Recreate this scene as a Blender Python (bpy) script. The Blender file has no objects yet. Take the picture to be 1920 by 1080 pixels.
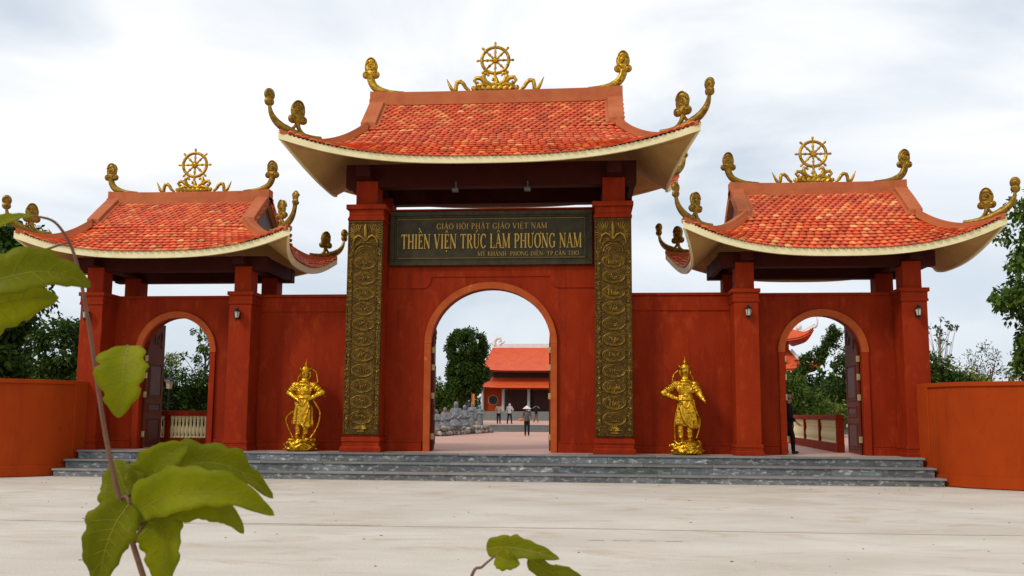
import bpy, math, random
import numpy as np
from math import sin, cos, pi, radians, sqrt, atan2
from mathutils import Vector, Matrix
random.seed(7); RNG = np.random.default_rng(7)
scene = bpy.context.scene
COL = scene.collection

# ------------------------------------------------------------------ camera
cam_d = bpy.data.cameras.new('camera'); cam = bpy.data.objects.new('camera', cam_d); COL.objects.link(cam)
scene.camera = cam
def cam_axes(yaw, pit, rol):
    cy, sy, cp, sp, cr, sr = cos(yaw), sin(yaw), cos(pit), sin(pit), cos(rol), sin(rol)
    r = Vector((cy, sy, 0)); fw = Vector((-sy*cp, cy*cp, sp)); u = r.cross(fw)
    return r*cr+u*sr, u*cr-r*sr, fw
CR, CU, CF = cam_axes(radians(4.57), radians(6.38), radians(0.35))
CAM = Vector((2.54, -23.21, 1.68))
m = Matrix(((CR.x, CU.x, -CF.x, CAM.x), (CR.y, CU.y, -CF.y, CAM.y), (CR.z, CU.z, -CF.z, CAM.z), (0, 0, 0, 1)))
cam.matrix_world = m
cam_d.sensor_width = 36; cam_d.lens = 30.0; cam_d.shift_y = 60/1920
cam_d.clip_start = 0.05; cam_d.clip_end = 3000
cam_d.dof.use_dof = True; cam_d.dof.focus_distance = 25.0; cam_d.dof.aperture_fstop = 13

# ------------------------------------------------------------------ sky and sun
SUN = Vector((-0.62, -0.55, 0.75)).normalized()
world = bpy.data.worlds.new('World'); scene.world = world; world.use_nodes = True
wn = world.node_tree; wn.nodes.clear()
def wnode(t, **k):
    n = wn.nodes.new(t)
    for a, b in k.items(): setattr(n, a, b)
    return n
out = wnode('ShaderNodeOutputWorld'); bg = wnode('ShaderNodeBackground'); bg.inputs['Strength'].default_value = 0.1
sky = wnode('ShaderNodeTexSky', sky_type='NISHITA', sun_disc=False)
sky.sun_elevation = math.asin(SUN.z); sky.sun_rotation = atan2(SUN.x, SUN.y)
sky.air_density = 1.0; sky.dust_density = 1.5; sky.ozone_density = 1.5
tc = wnode('ShaderNodeTexCoord'); mp = wnode('ShaderNodeMapping'); mp.inputs['Scale'].default_value = (1.0, 1.0, 2.6)
mp.inputs['Location'].default_value = (0.35, 0.2, 0.0)
n1 = wnode('ShaderNodeTexNoise'); n1.inputs['Scale'].default_value = 2.2; n1.inputs['Detail'].default_value = 7; n1.inputs['Roughness'].default_value = 0.52
n1.inputs['Distortion'].default_value = 0.5
r1 = wnode('ShaderNodeValToRGB'); r1.color_ramp.elements[0].position = 0.27; r1.color_ramp.elements[1].position = 0.56
n2 = wnode('ShaderNodeTexNoise'); n2.inputs['Scale'].default_value = 1.1; n2.inputs['Detail'].default_value = 4
r2 = wnode('ShaderNodeValToRGB'); r2.color_ramp.elements[0].color = (8.7, 9.1, 9.7, 1); r2.color_ramp.elements[1].color = (10.6, 10.7, 10.9, 1)
r2.color_ramp.elements[0].position = 0.36; r2.color_ramp.elements[1].position = 0.6
mixc = wnode('ShaderNodeMix', data_type='RGBA')
# thin veil everywhere: blue-white layer over the clear sky
veil = wnode('ShaderNodeMix', data_type='RGBA'); veil.inputs[0].default_value = 0.75; veil.inputs[7].default_value = (6.0, 7.1, 8.3, 1)
L = wn.links.new
L(tc.outputs['Generated'], mp.inputs['Vector']); L(mp.outputs[0], n1.inputs['Vector']); L(mp.outputs[0], n2.inputs['Vector'])
L(n1.outputs['Fac'], r1.inputs[0]); L(n2.outputs['Fac'], r2.inputs[0])
L(sky.outputs[0], veil.inputs[6]); L(veil.outputs[2], mixc.inputs[6]); L(r2.outputs[0], mixc.inputs[7])
sep = wnode('ShaderNodeSeparateXYZ'); L(tc.outputs['Generated'], sep.inputs[0])
el = wnode('ShaderNodeMapRange'); el.inputs[1].default_value = 0.0; el.inputs[2].default_value = 0.30; el.inputs[3].default_value = 0.42; el.inputs[4].default_value = 1.0; L(sep.outputs[2], el.inputs[0])
mul = wnode('ShaderNodeMath', operation='MULTIPLY'); L(r1.outputs[0], mul.inputs[0]); L(el.outputs[0], mul.inputs[1]); L(mul.outputs[0], mixc.inputs[0])
L(mixc.outputs[2], bg.inputs['Color']); L(bg.outputs[0], out.inputs[0])
sun_d = bpy.data.lights.new('sun', 'SUN'); sun_d.energy = 1.9; sun_d.angle = radians(14); sun_d.color = (1.0, 0.95, 0.87)
sun = bpy.data.objects.new('sun', sun_d); COL.objects.link(sun); sun.location = (-20, -30, 40)
sun.rotation_euler = SUN.to_track_quat('Z', 'Y').to_euler()

vs = scene.view_settings; vs.view_transform = 'Standard'; vs.look = 'None'; vs.exposure = 0.0; vs.gamma = 1.0; vs.use_curve_mapping = False

# ------------------------------------------------------------------ helpers
def material(name, base, c2=None, rough=0.6, metal=0.0, vscale=2.0, vmin=0.35, vmax=0.7, stretch=(1, 1, 1), c3=None, c3scale=9.0, c3min=0.6, c3max=0.75,
             bump=0.0, bscale=30.0, spec=0.35, transl=0.0, tone=None, coat=0.0, rvar=0.0, streak=None, stretch3=None, amt3=1.0, dist3=0.0):
    mt = bpy.data.materials.new(name); mt.use_nodes = True
    nt = mt.node_tree; N = nt.nodes; K = nt.links.new
    b = N['Principled BSDF']; b.inputs['Roughness'].default_value = rough; b.inputs['Metallic'].default_value = metal
    b.inputs['Specular IOR Level'].default_value = spec
    if coat: b.inputs['Coat Weight'].default_value = coat; b.inputs['Coat Roughness'].default_value = 0.15
    t = N.new('ShaderNodeTexCoord'); mpn = N.new('ShaderNodeMapping'); mpn.inputs['Scale'].default_value = stretch
    K(t.outputs['Object'], mpn.inputs['Vector'])
    col = None
    def rgb(c):
        n = N.new('ShaderNodeRGB'); n.outputs[0].default_value = (*c, 1); return n.outputs[0]
    col = rgb(base)
    if c2:
        no = N.new('ShaderNodeTexNoise'); no.inputs['Scale'].default_value = vscale; no.inputs['Detail'].default_value = 6; no.inputs['Roughness'].default_value = 0.6
        K(mpn.outputs[0], no.inputs['Vector'])
        mr = N.new('ShaderNodeMapRange'); mr.inputs[1].default_value = vmin; mr.inputs[2].default_value = vmax; K(no.outputs['Fac'], mr.inputs[0])
        mx = N.new('ShaderNodeMix'); mx.data_type = 'RGBA'; K(mr.outputs[0], mx.inputs[0]); K(col, mx.inputs[6]); K(rgb(c2), mx.inputs[7]); col = mx.outputs[2]
        if rvar:
            m2 = N.new('ShaderNodeMath'); m2.operation = 'MULTIPLY_ADD'; K(mr.outputs[0], m2.inputs[0]); m2.inputs[1].default_value = rvar; m2.inputs[2].default_value = rough; K(m2.outputs[0], b.inputs['Roughness'])
    if c3:
        no = N.new('ShaderNodeTexNoise'); no.inputs['Scale'].default_value = c3scale; no.inputs['Detail'].default_value = 8; no.inputs['Roughness'].default_value = 0.65; no.inputs['Distortion'].default_value = dist3
        if stretch3:
            mp3 = N.new('ShaderNodeMapping'); mp3.inputs['Scale'].default_value = stretch3; K(t.outputs['Object'], mp3.inputs['Vector']); K(mp3.outputs[0], no.inputs['Vector'])
        else: K(mpn.outputs[0], no.inputs['Vector'])
        mr = N.new('ShaderNodeMapRange'); mr.inputs[1].default_value = c3min; mr.inputs[2].default_value = c3max; mr.inputs[4].default_value = amt3; K(no.outputs['Fac'], mr.inputs[0])
        mx = N.new('ShaderNodeMix'); mx.data_type = 'RGBA'; K(mr.outputs[0], mx.inputs[0]); K(col, mx.inputs[6]); K(rgb(c3), mx.inputs[7]); col = mx.outputs[2]
    if streak:   # rain streaks and washed patches, long in Z
        c4, sc4, a4, b4, am4 = streak
        mp4 = N.new('ShaderNodeMapping'); mp4.inputs['Scale'].default_value = (1, 1, .10); K(t.outputs['Object'], mp4.inputs['Vector'])
        no = N.new('ShaderNodeTexNoise'); no.inputs['Scale'].default_value = sc4; no.inputs['Detail'].default_value = 7; no.inputs['Roughness'].default_value = 0.7; K(mp4.outputs[0], no.inputs['Vector'])
        mr = N.new('ShaderNodeMapRange'); mr.inputs[1].default_value = a4; mr.inputs[2].default_value = b4; mr.inputs[4].default_value = am4; K(no.outputs['Fac'], mr.inputs[0])
        mx = N.new('ShaderNodeMix'); mx.data_type = 'RGBA'; K(mr.outputs[0], mx.inputs[0]); K(col, mx.inputs[6]); K(rgb(c4), mx.inputs[7]); col = mx.outputs[2]
    if tone:   # per-piece colour stored with the mesh
        at = N.new('ShaderNodeAttribute'); at.attribute_name = 'tone'
        mx = N.new('ShaderNodeMix'); mx.data_type = 'RGBA'; mx.blend_type = 'MULTIPLY'; mx.inputs[0].default_value = 1.0
        K(col, mx.inputs[6]); K(at.outputs['Color'], mx.inputs[7]); col = mx.outputs[2]
    K(col, b.inputs['Base Color'])
    if bump:
        no = N.new('ShaderNodeTexNoise'); no.inputs['Scale'].default_value = bscale; no.inputs['Detail'].default_value = 5; K(t.outputs['Object'], no.inputs['Vector'])
        bp = N.new('ShaderNodeBump'); bp.inputs['Strength'].default_value = bump; bp.inputs['Distance'].default_value = 0.02; K(no.outputs['Fac'], bp.inputs['Height']); K(bp.outputs[0], b.inputs['Normal'])
    if transl:
        tr = N.new('ShaderNodeBsdfTranslucent'); ms = N.new('ShaderNodeMixShader'); ms.inputs[0].default_value = transl
        K(col, tr.inputs['Color']); K(b.outputs[0], ms.inputs[1]); K(tr.outputs[0], ms.inputs[2]); K(ms.outputs[0], N['Material Output'].inputs[0])
    return mt

class MB:
    def __init__(s): s.v = []; s.f = []
    def add(s, vs, fs):
        o = len(s.v); s.v.extend([tuple(p) for p in vs]); s.f.extend([tuple(i+o for i in q) for q in fs]); return s
    def box(s, x0, x1, y0, y1, z0, z1):
        if x0 > x1: x0, x1 = x1, x0
        v = [(x, y, z) for z in (z0, z1) for y in (y0, y1) for x in (x0, x1)]
        return s.add(v, [(0, 2, 3, 1), (4, 5, 7, 6), (0, 1, 5, 4), (2, 6, 7, 3), (0, 4, 6, 2), (1, 3, 7, 5)])
    def frust(s, a, b):   # a, b = (x0,x1,y0,y1,z)
        v = []
        for (x0, x1, y0, y1, z) in (a, b): v += [(x0, y0, z), (x1, y0, z), (x0, y1, z), (x1, y1, z)]
        return s.add(v, [(0, 2, 3, 1), (4, 5, 7, 6), (0, 1, 5, 4), (2, 6, 7, 3), (0, 4, 6, 2), (1, 3, 7, 5)])
    def grid(s, pts, flip=False):   # pts[i][j]
        n, k = len(pts), len(pts[0]); v = [p for r in pts for p in r]; f = []
        for i in range(n-1):
            for j in range(k-1):
                q = (i*k+j, i*k+j+1, (i+1)*k+j+1, (i+1)*k+j); f.append(q[::-1] if flip else q)
        return s.add(v, f)
    def tube(s, path, rad, seg=8, flat=None, cap=True):
        P = [Vector(p) for p in path]; n = len(P); v = []; f = []
        R = rad if hasattr(rad, '__len__') else [rad]*n
        prev = None
        for i, p in enumerate(P):
            t = (P[min(i+1, n-1)]-P[max(i-1, 0)])
            t = t.normalized() if t.length > 1e-9 else Vector((0, 0, 1))
            if flat is not None: a = Vector(flat)
            else: a = prev if prev else (Vector((0, 1, 0)) if abs(t.y) < 0.9 else Vector((1, 0, 0)))
            a = (a-t*a.dot(t)); a = a.normalized() if a.length > 1e-6 else t.orthogonal().normalized()
            prev = a; b = t.cross(a)
            ra = R[i] if not isinstance(R[i], tuple) else R[i][0]; rb = R[i] if not isinstance(R[i], tuple) else R[i][1]
            for k in range(seg):
                th = 2*pi*k/seg; v.append(p+a*(ra*cos(th))+b*(rb*sin(th)))
        for i in range(n-1):
            for k in range(seg):
                k2 = (k+1) % seg; f.append((i*seg+k, i*seg+k2, (i+1)*seg+k2, (i+1)*seg+k))
        if cap: f.append(tuple(range(seg))[::-1]); f.append(tuple((n-1)*seg+k for k in range(seg)))
        return s.add(v, f)
    def ell(s, c, r, nu=12, nv=8, M=None):
        if not hasattr(r, '__len__'): r = (r, r, r)
        c = Vector(c); v = [Vector((0, 0, r[2]))]
        for i in range(1, nv):
            ph = pi*i/nv
            for k in range(nu): th = 2*pi*k/nu; v.append(Vector((r[0]*sin(ph)*cos(th), r[1]*sin(ph)*sin(th), r[2]*cos(ph))))
        v.append(Vector((0, 0, -r[2])))
        if M: v = [M @ p for p in v]
        v = [p+c for p in v]; f = [(0, 1+k, 1+(k+1) % nu) for k in range(nu)]
        for i in range(nv-2):
            for k in range(nu): a = 1+i*nu; f.append((a+k, a+nu+k, a+nu+(k+1) % nu, a+(k+1) % nu))
        a = 1+(nv-2)*nu; f += [(a+k, len(v)-1, a+(k+1) % nu) for k in range(nu)]
        return s.add(v, f)
    def cap(s, p0, p1, r0, r1=None, seg=10):
        r1 = r0 if r1 is None else r1
        p0, p1 = Vector(p0), Vector(p1); d = p1-p0; L_ = d.length; d = d/L_ if L_ > 1e-6 else Vector((0, 0, 1))
        path = []; R = []
        for a in (85, 60, 30): path.append(p0-d*(r0*sin(radians(a)))); R.append(r0*cos(radians(a)))
        path += [p0, p0.lerp(p1, .5), p1]; R += [r0, (r0+r1)/2, r1]
        for a in (30, 60, 85): path.append(p1+d*(r1*sin(radians(a)))); R.append(r1*cos(radians(a)))
        return s.tube(path, R, seg)
    def lathe(s, prof, c=(0, 0, 0), seg=12):   # prof (r,z)
        v = []; f = []; n = len(prof)
        for r, z in prof:
            for k in range(seg): th = 2*pi*k/seg; v.append((c[0]+r*cos(th), c[1]+r*sin(th), c[2]+z))
        for i in range(n-1):
            for k in range(seg): k2 = (k+1) % seg; f.append((i*seg+k, i*seg+k2, (i+1)*seg+k2, (i+1)*seg+k))
        f.append(tuple(range(seg))[::-1]); f.append(tuple((n-1)*seg+k for k in range(seg)))
        return s.add(v, f)
    def sweep(s, path, w, h, side=None, below=0.0, closed=False):
        """box section swept along a path: w across (horizontal), h upward, below = how far it reaches under the path"""
        P = [Vector(p) for p in path]; n = len(P); v = []; f = []
        W = w if hasattr(w, '__len__') else [w]*n; H = h if hasattr(h, '__len__') else [h]*n
        for i, p in enumerate(P):
            if closed: t = P[(i+1) % n]-P[i-1]
            else: t = P[min(i+1, n-1)]-P[max(i-1, 0)]
            if side is not None: sd = Vector(side)
            else: sd = Vector((t.y, -t.x, 0)).normalized()
            up = Vector((0, 0, 1))
            for a, b in ((-.5, -below), (.5, -below), (.5, H[i]), (-.5, H[i])): v.append(p+sd*(a*W[i])+up*b)
        m_ = n if closed else n-1
        for i in range(m_):
            j = (i+1) % n
            for k in range(4): k2 = (k+1) % 4; f.append((i*4+k, i*4+k2, j*4+k2, j*4+k))
        if not closed: f += [(3, 2, 1, 0), tuple((n-1)*4+k for k in range(4))]
        return s.add(v, f)
    def extr(s, poly, y0, y1):   # polygon in XZ, extruded along Y (front is y0)
        n = len(poly); v = [(x, y0, z) for x, z in poly]+[(x, y1, z) for x, z in poly]
        f = [tuple(range(n)), tuple(range(2*n-1, n-1, -1))]+[(i, i+n, (i+1) % n+n, (i+1) % n) for i in range(n)]
        return s.add(v, f)

ORG = {}
def wpos(o):
    p = Vector((0, 0, 0))
    while o: p += o.location; o = o.parent
    return p
def build(mb, name, mat, parent=None, smooth=None, bevel=0.0, kind=None, tones=None, local=False):
    me = bpy.data.meshes.new(name)
    off = wpos(parent) if (parent and not local) else Vector((0, 0, 0))
    me.from_pydata([(p[0]-off.x, p[1]-off.y, p[2]-off.z) for p in mb.v], [], mb.f)
    me.materials.append(mat)
    if smooth is not None:
        me.shade_smooth()
        if smooth < 180: me.set_sharp_from_angle(angle=radians(smooth))
    if tones is not None:
        a = me.color_attributes.new('tone', 'FLOAT_COLOR', 'POINT'); a.data.foreach_set('color', np.asarray(tones, dtype=np.float32).ravel())
    o = bpy.data.objects.new(name, me); COL.objects.link(o); o.parent = parent
    if bevel:
        b = o.modifiers.new('bevel', 'BEVEL'); b.width = bevel; b.segments = 2; b.limit_method = 'ANGLE'; b.angle_limit = radians(50); b.harden_normals = False
    if kind: o['kind'] = kind
    return o
def nbuild(V, F, name, mat, parent=None, tones=None, smooth=False, kind=None):
    """fast mesh from numpy arrays, F is (n,k) with equal k"""
    me = bpy.data.meshes.new(name); off = wpos(parent) if parent else Vector((0, 0, 0))
    V = np.asarray(V, dtype=np.float32)-np.array(off, dtype=np.float32); F = np.asarray(F, dtype=np.int32); k = F.shape[1]
    me.vertices.add(len(V)); me.vertices.foreach_set('co', V.ravel())
    me.loops.add(F.size); me.loops.foreach_set('vertex_index', F.ravel())
    me.polygons.add(len(F)); me.polygons.foreach_set('loop_start', np.arange(0, F.size, k, dtype=np.int32))
    try: me.polygons.foreach_set('loop_total', np.full(len(F), k, dtype=np.int32))
    except Exception: pass
    if smooth: me.polygons.foreach_set('use_smooth', np.ones(len(F), dtype=bool))
    me.update(calc_edges=True); me.validate()
    if tones is not None:
        a = me.color_attributes.new('tone', 'FLOAT_COLOR', 'POINT'); a.data.foreach_set('color', np.asarray(tones, dtype=np.float32).ravel())
    me.materials.append(mat)
    o = bpy.data.objects.new(name, me); COL.objects.link(o); o.parent = parent
    if kind: o['kind'] = kind
    return o
def thing(name, label, cat, loc=(0, 0, 0), group=None):
    o = bpy.data.objects.new(name, None); COL.objects.link(o); o.location = loc; o.empty_display_size = 0.2
    o['label'] = label; o['category'] = cat
    if group: o['group'] = group
    return o
def tag(o, label, cat, group=None):
    o['label'] = label; o['category'] = cat
    if group: o['group'] = group
    return o
def copy_tree(o, parent=None):
    c = o.copy(); COL.objects.link(c); c.parent = parent
    for ch in [x for x in o.children]: copy_tree(ch, c)
    return c
def remesh(mb, name, mat, parent, voxel=0.015, smooth=3, local=True):
    """weld overlapping volumes into one continuous skin"""
    me = bpy.data.meshes.new('tmp'); me.from_pydata([tuple(p) for p in mb.v], [], mb.f)
    t = bpy.data.objects.new('tmp', me); COL.objects.link(t)
    r = t.modifiers.new('r', 'REMESH'); r.mode = 'VOXEL'; r.voxel_size = voxel
    if smooth: k = t.modifiers.new('s', 'SMOOTH'); k.factor = 0.5; k.iterations = smooth
    dg = bpy.context.evaluated_depsgraph_get()
    nm = bpy.data.meshes.new_from_object(t.evaluated_get(dg)); nm.name = name
    bpy.data.objects.remove(t); bpy.data.meshes.remove(me)
    nm.materials.clear(); nm.materials.append(mat); nm.shade_smooth()
    o = bpy.data.objects.new(name, nm); COL.objects.link(o); o.parent = parent
    return o
# ------------------------------------------------------------------ materials
M_wall = material('red_paint', (0.275, 0.023, 0.0025), (0.195, 0.0135, 0.0018), rough=0.75, vscale=1.1, stretch=(1, 1, 0.45), c3=(0.36, 0.045, 0.008), c3scale=3.5, c3min=0.54, c3max=0.8, bump=0.3, bscale=45, spec=0.10, streak=((0.125, 0.010, 0.003), 3.2, .50, .74, .75))
M_beam = material('dark_red_paint_shaded', (0.050, 0.006, 0.003), (0.032, 0.004, 0.002), rough=0.7, vscale=2.5, bump=0.1, spec=0.12)  # dark red paint taken near black; under-roof shade put into the colour
M_low = material('orange_paint', (0.35, 0.044, 0.004), (0.28, 0.033, 0.003), rough=0.8, vscale=0.8, stretch=(1, 1, 0.6), c3=(0.23, 0.032, 0.006), c3scale=5, c3min=0.56, c3max=0.80, bump=0.25, bscale=60, spec=0.08, streak=((0.17, 0.022, 0.005), 2.6, .52, .76, .6))
M_trim = material('orange_trim', (0.40, 0.075, 0.009), (0.32, 0.045, 0.005), rough=0.6, vscale=3, c3=(0.55, 0.19, 0.04), c3scale=2.2, c3min=0.62, c3max=0.70, bump=0.1, spec=0.2)
M_ridge = material('terracotta_render', (0.46, 0.125, 0.040), (0.37, 0.085, 0.026), rough=0.7, vscale=2.2, c3=(0.25, 0.06, 0.03), c3scale=7, c3min=0.62, c3max=0.8, bump=0.2, bscale=50, spec=0.25)
M_gable = material('maroon_paint', (0.12, 0.035, 0.032), (0.09, 0.025, 0.024), rough=0.5, vscale=3, bump=0.1)
M_tile = material('roof_tile_clay', (1, 1, 1), None, rough=0.38, tone=True, spec=0.6, c3=(0.50, 0.40, 0.36), c3scale=1.6, c3min=0.52, c3max=0.78, bump=0.15, bscale=90)
M_deck = material('roof_deck', (0.20, 0.035, 0.015), (0.13, 0.02, 0.01), rough=0.8)
M_cream = material('cream_paint', (0.78, 0.70, 0.40), (0.68, 0.58, 0.31), rough=0.6, vscale=3, c3=(0.40, 0.32, 0.18), c3scale=5, c3min=0.63, c3max=0.85, bump=0.1, spec=0.3)
M_soffit = material('soffit_cream_shaded', (0.46, 0.285, 0.10), (0.36, 0.205, 0.066), rough=0.7, vscale=1.3, c3=(0.34, 0.22, 0.11), c3scale=3, c3min=0.6, c3max=0.85, bump=0.1, spec=0.2)  # cream paint browned to tan: the eave shade is put into the colour
M_gold = material('gilt', (0.70, 0.385, 0.022), (0.36, 0.17, 0.009), rough=0.26, metal=0.95, vscale=10, vmin=0.42, vmax=0.62, c3=(0.14, 0.065, 0.008), c3scale=14, c3min=0.53, c3max=0.66, bump=0.5, bscale=40, rvar=0.15)  # dark noise patches: patina, plus carved-fold shadow put into the colour
M_goldold = material('old_gilt', (0.33, 0.185, 0.022), (0.17, 0.09, 0.011), rough=0.42, metal=0.8, vscale=8, vmin=0.4, vmax=0.68, c3=(0.10, 0.055, 0.010), c3scale=12, c3min=0.50, c3max=0.66, bump=0.4, bscale=60)
M_goldroof = material('roof_gilt', (0.55, 0.31, 0.03), (0.30, 0.155, 0.014), rough=0.36, metal=0.9, vscale=9, vmin=0.4, vmax=0.64, c3=(0.10, 0.05, 0.008), c3scale=14, c3min=0.52, c3max=0.66, bump=0.4, bscale=50)
M_bronze = material('bronze_relief', (0.085, 0.045, 0.007), (0.038, 0.020, 0.004), rough=0.5, metal=0.75, vscale=5, c3=(0.24, 0.14, 0.020), c3scale=20, c3min=0.56, c3max=0.68, bump=1.0, bscale=26)
M_bronzehi = material('bronze_raised', (0.33, 0.185, 0.024), (0.11, 0.058, 0.008), rough=0.38, metal=0.8, vscale=10, c3=(0.12, 0.075, 0.018), c3scale=18, c3min=0.56, c3max=0.7, bump=0.4, bscale=70)
M_sign = material('sign_bronze', (0.026, 0.019, 0.006), (0.055, 0.041, 0.014), rough=0.5, metal=0.35, vscale=4, c3=(0.025, 0.020, 0.009), c3scale=9, c3min=0.55, c3max=0.75, bump=0.3, bscale=30)
M_letter = material('letter_gilt', (0.52, 0.32, 0.06), (0.34, 0.19, 0.03), rough=0.35, metal=0.6, vscale=12, c3=(0.25, 0.14, 0.03), c3scale=20, c3min=0.6, c3max=0.75)
M_lettersmall = material('letter_gilt_dull', (0.36, 0.22, 0.05), (0.25, 0.15, 0.03), rough=0.4, metal=0.6, vscale=12)
M_stone = material('blue_grey_stone', (0.150, 0.158, 0.160), (0.075, 0.082, 0.087), rough=0.6, vscale=6, stretch=(0.7, 1, 1.6), c3=(0.52, 0.52, 0.49), c3scale=9, c3min=0.53, c3max=0.70, bump=0.3, bscale=40, tone=True)
M_nosing = material('grey_stone_slab', (0.22, 0.205, 0.19), (0.15, 0.145, 0.14), rough=0.45, vscale=4, c3=(0.32, 0.29, 0.25), c3scale=4, c3min=0.58, c3max=0.75, bump=0.2, bscale=50, tone=True)
M_ground = material('concrete', (0.60, 0.545, 0.47), (0.475, 0.42, 0.345), rough=0.9, vscale=0.55, vmin=0.34, vmax=0.70, stretch=(0.7, 1.2, 1), c3=(0.44, 0.355, 0.265), c3scale=1.1, c3min=0.53, c3max=0.68, stretch3=(.5, 1.1, 1), amt3=.8, dist3=1.2, bump=0.5, bscale=25, spec=0.25)
M_paver = material('pink_paver', (0.50, 0.28, 0.21), (0.44, 0.235, 0.17), rough=0.7, vscale=0.5, c3=(0.55, 0.36, 0.28), c3scale=2, c3min=0.6, c3max=0.8, bump=0.1)
M_wood = material('door_wood', (0.13, 0.026, 0.012), (0.08, 0.016, 0.008), spec=.15, rough=0.6, vscale=3, stretch=(1, 4, 0.6), bump=0.2, bscale=30)
M_wooddark = material('door_carving', (0.085, 0.022, 0.014), (0.05, 0.012, 0.008), rough=0.5, vscale=8)
M_brass = material('brass', (0.55, 0.45, 0.22), (0.40, 0.30, 0.12), rough=0.4, metal=0.5, vscale=8)
M_black = material('black_iron', (0.012, 0.012, 0.013), (0.02, 0.02, 0.02), rough=0.4, metal=0.3)
M_glass = material('lamp_glass', (0.55, 0.50, 0.38), (0.42, 0.38, 0.28), rough=0.12, vscale=10)
M_grey = material('lamp_grey', (0.13, 0.13, 0.12), (0.08, 0.08, 0.075), rough=0.4, metal=0.4)

# ------------------------------------------------------------------ ground, platform, steps
FZ = 0.66
g = MB(); g.add([(-600, -200, 0), (600, -200, 0), (600, 900, 0), (-600, 900, 0)], [(0, 1, 2, 3)])
ground = build(g, 'ground', M_ground); ground['kind'] = 'structure'
def stroke(pts, w, z):
    """a flat band with uneven edges lying on the ground"""
    mb = MB(); rows = []
    for i, (x, y) in enumerate(pts):
        ww = w*random.uniform(0.5, 1.4); rows.append([(x, y-ww/2, z), (x, y+ww/2, z)])
    mb.grid(rows, flip=True); return mb
M_sand = material('sand_line', (0.44, 0.35, 0.25), (0.54, 0.46, 0.37), rough=0.9, vscale=6)
xs = np.linspace(-24, 24, 90)
o = build(stroke([(x, -10.2+0.05*sin(x*.7)+random.uniform(-.012, .012)+0.012*x) for x in xs], 0.04, 0.004), 'ground_joint', M_sand, ground)
for px_, py_, ln, wd in ((-1.6, -10.12, 2.2, .14), (2.75, -11.3, .22, .05), (3.1, -11.3, .24, .05), (3.45, -11.28, .22, .05), (3.8, -11.27, .24, .05)):
    build(stroke([(px_+ln*(q/9-.5), py_+random.uniform(-.03, .03)*wd*6) for q in range(10)], wd, .004), 'sand_patch', M_sand, ground)
build(stroke([(x, -1.27+random.uniform(-.02, .02)) for x in np.linspace(-11.4, 11.4, 120)], .10, .004), 'sand_patch', M_sand, ground)
M_pebble = material('pebble', (.30, .24, .17), (.16, .12, .085), rough=.9, vscale=20)
pb = MB()
for q in range(170):
    x, y = random.uniform(-14, 15), -1.4-random.random()**1.4*13; r_ = random.uniform(.006, .017); pb.ell((x, y, r_*.3), (r_*random.uniform(.8, 2), r_, r_*.6), 5, 3)
build(pb, 'ground_debris', M_pebble, ground, kind='stuff')
court = build(MB().box(-60, 60, -0.12, 31.0, 0.0, FZ), 'courtyard', M_paver); court['kind'] = 'structure'
terr = build(MB().box(-60, 60, 31.0, 140, 0.0, 1.08), 'upper_terrace', M_paver); terr['kind'] = 'structure'
for i, (y, z) in enumerate(((30.3, 0.80), (30.65, 0.94))):
    build(MB().box(-3.6, 40, y, 31.0, 0.6, z), 'terrace_step', M_nosing, terr, bevel=0.01, tones=[(.8, .82, .82, 1)]*8)
build(MB().box(-3.6, 40, 30.98, 31.4, 0.6, 1.09), 'terrace_step', M_nosing, terr, bevel=0.01, tones=[(.8, .82, .82, 1)]*8)

steps = thing('steps', '', ''); del steps['label']; del steps['category']; steps['kind'] = 'structure'
core = MB().box(-11.25, 11.25, -0.40, -0.13, 0.0, 0.60).box(-11.36, 11.36, -0.81, -0.405, 0.0, 0.375).box(-11.43, 11.43, -1.21, -0.815, 0.0, 0.15)
build(core, 'step_core', M_stone, steps, tones=[(1, 1, 1, 1)]*24)
def slabs(half, y0, y1, z0, z1, name, mat, n, gap=0.006, tv=0.25):
    cuts = np.linspace(-half, half, n+1); cuts[1:-1] += RNG.uniform(-.25, .25, n-1)
    for i in range(n):
        t = 1+RNG.uniform(-tv, tv); c = (t, t*RNG.uniform(.97, 1.03), t*RNG.uniform(.95, 1.05), 1)
        dz = RNG.uniform(-.003, .003); dy = RNG.uniform(-.004, .004)
        build(MB().box(cuts[i]+gap/2, cuts[i+1]-gap/2, y0+dy, y1, z0, z1+dz), name, mat, steps, bevel=0.008, tones=[c]*8)
for half, yn, yb, z, zb in ((11.31, -0.45, 0.05, 0.66, 0.435), (11.42, -0.85, -0.405, 0.43, 0.205), (11.49, -1.25, -0.815, 0.20, 0.0)):
    slabs(half, yn, yb, z-0.05, z+0.004, 'step_slab', M_nosing, 13)
    slabs(half-0.04, yn+0.035, yn+0.06, zb, z-0.053, 'riser_panel', M_stone, 17, tv=0.35)

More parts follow.
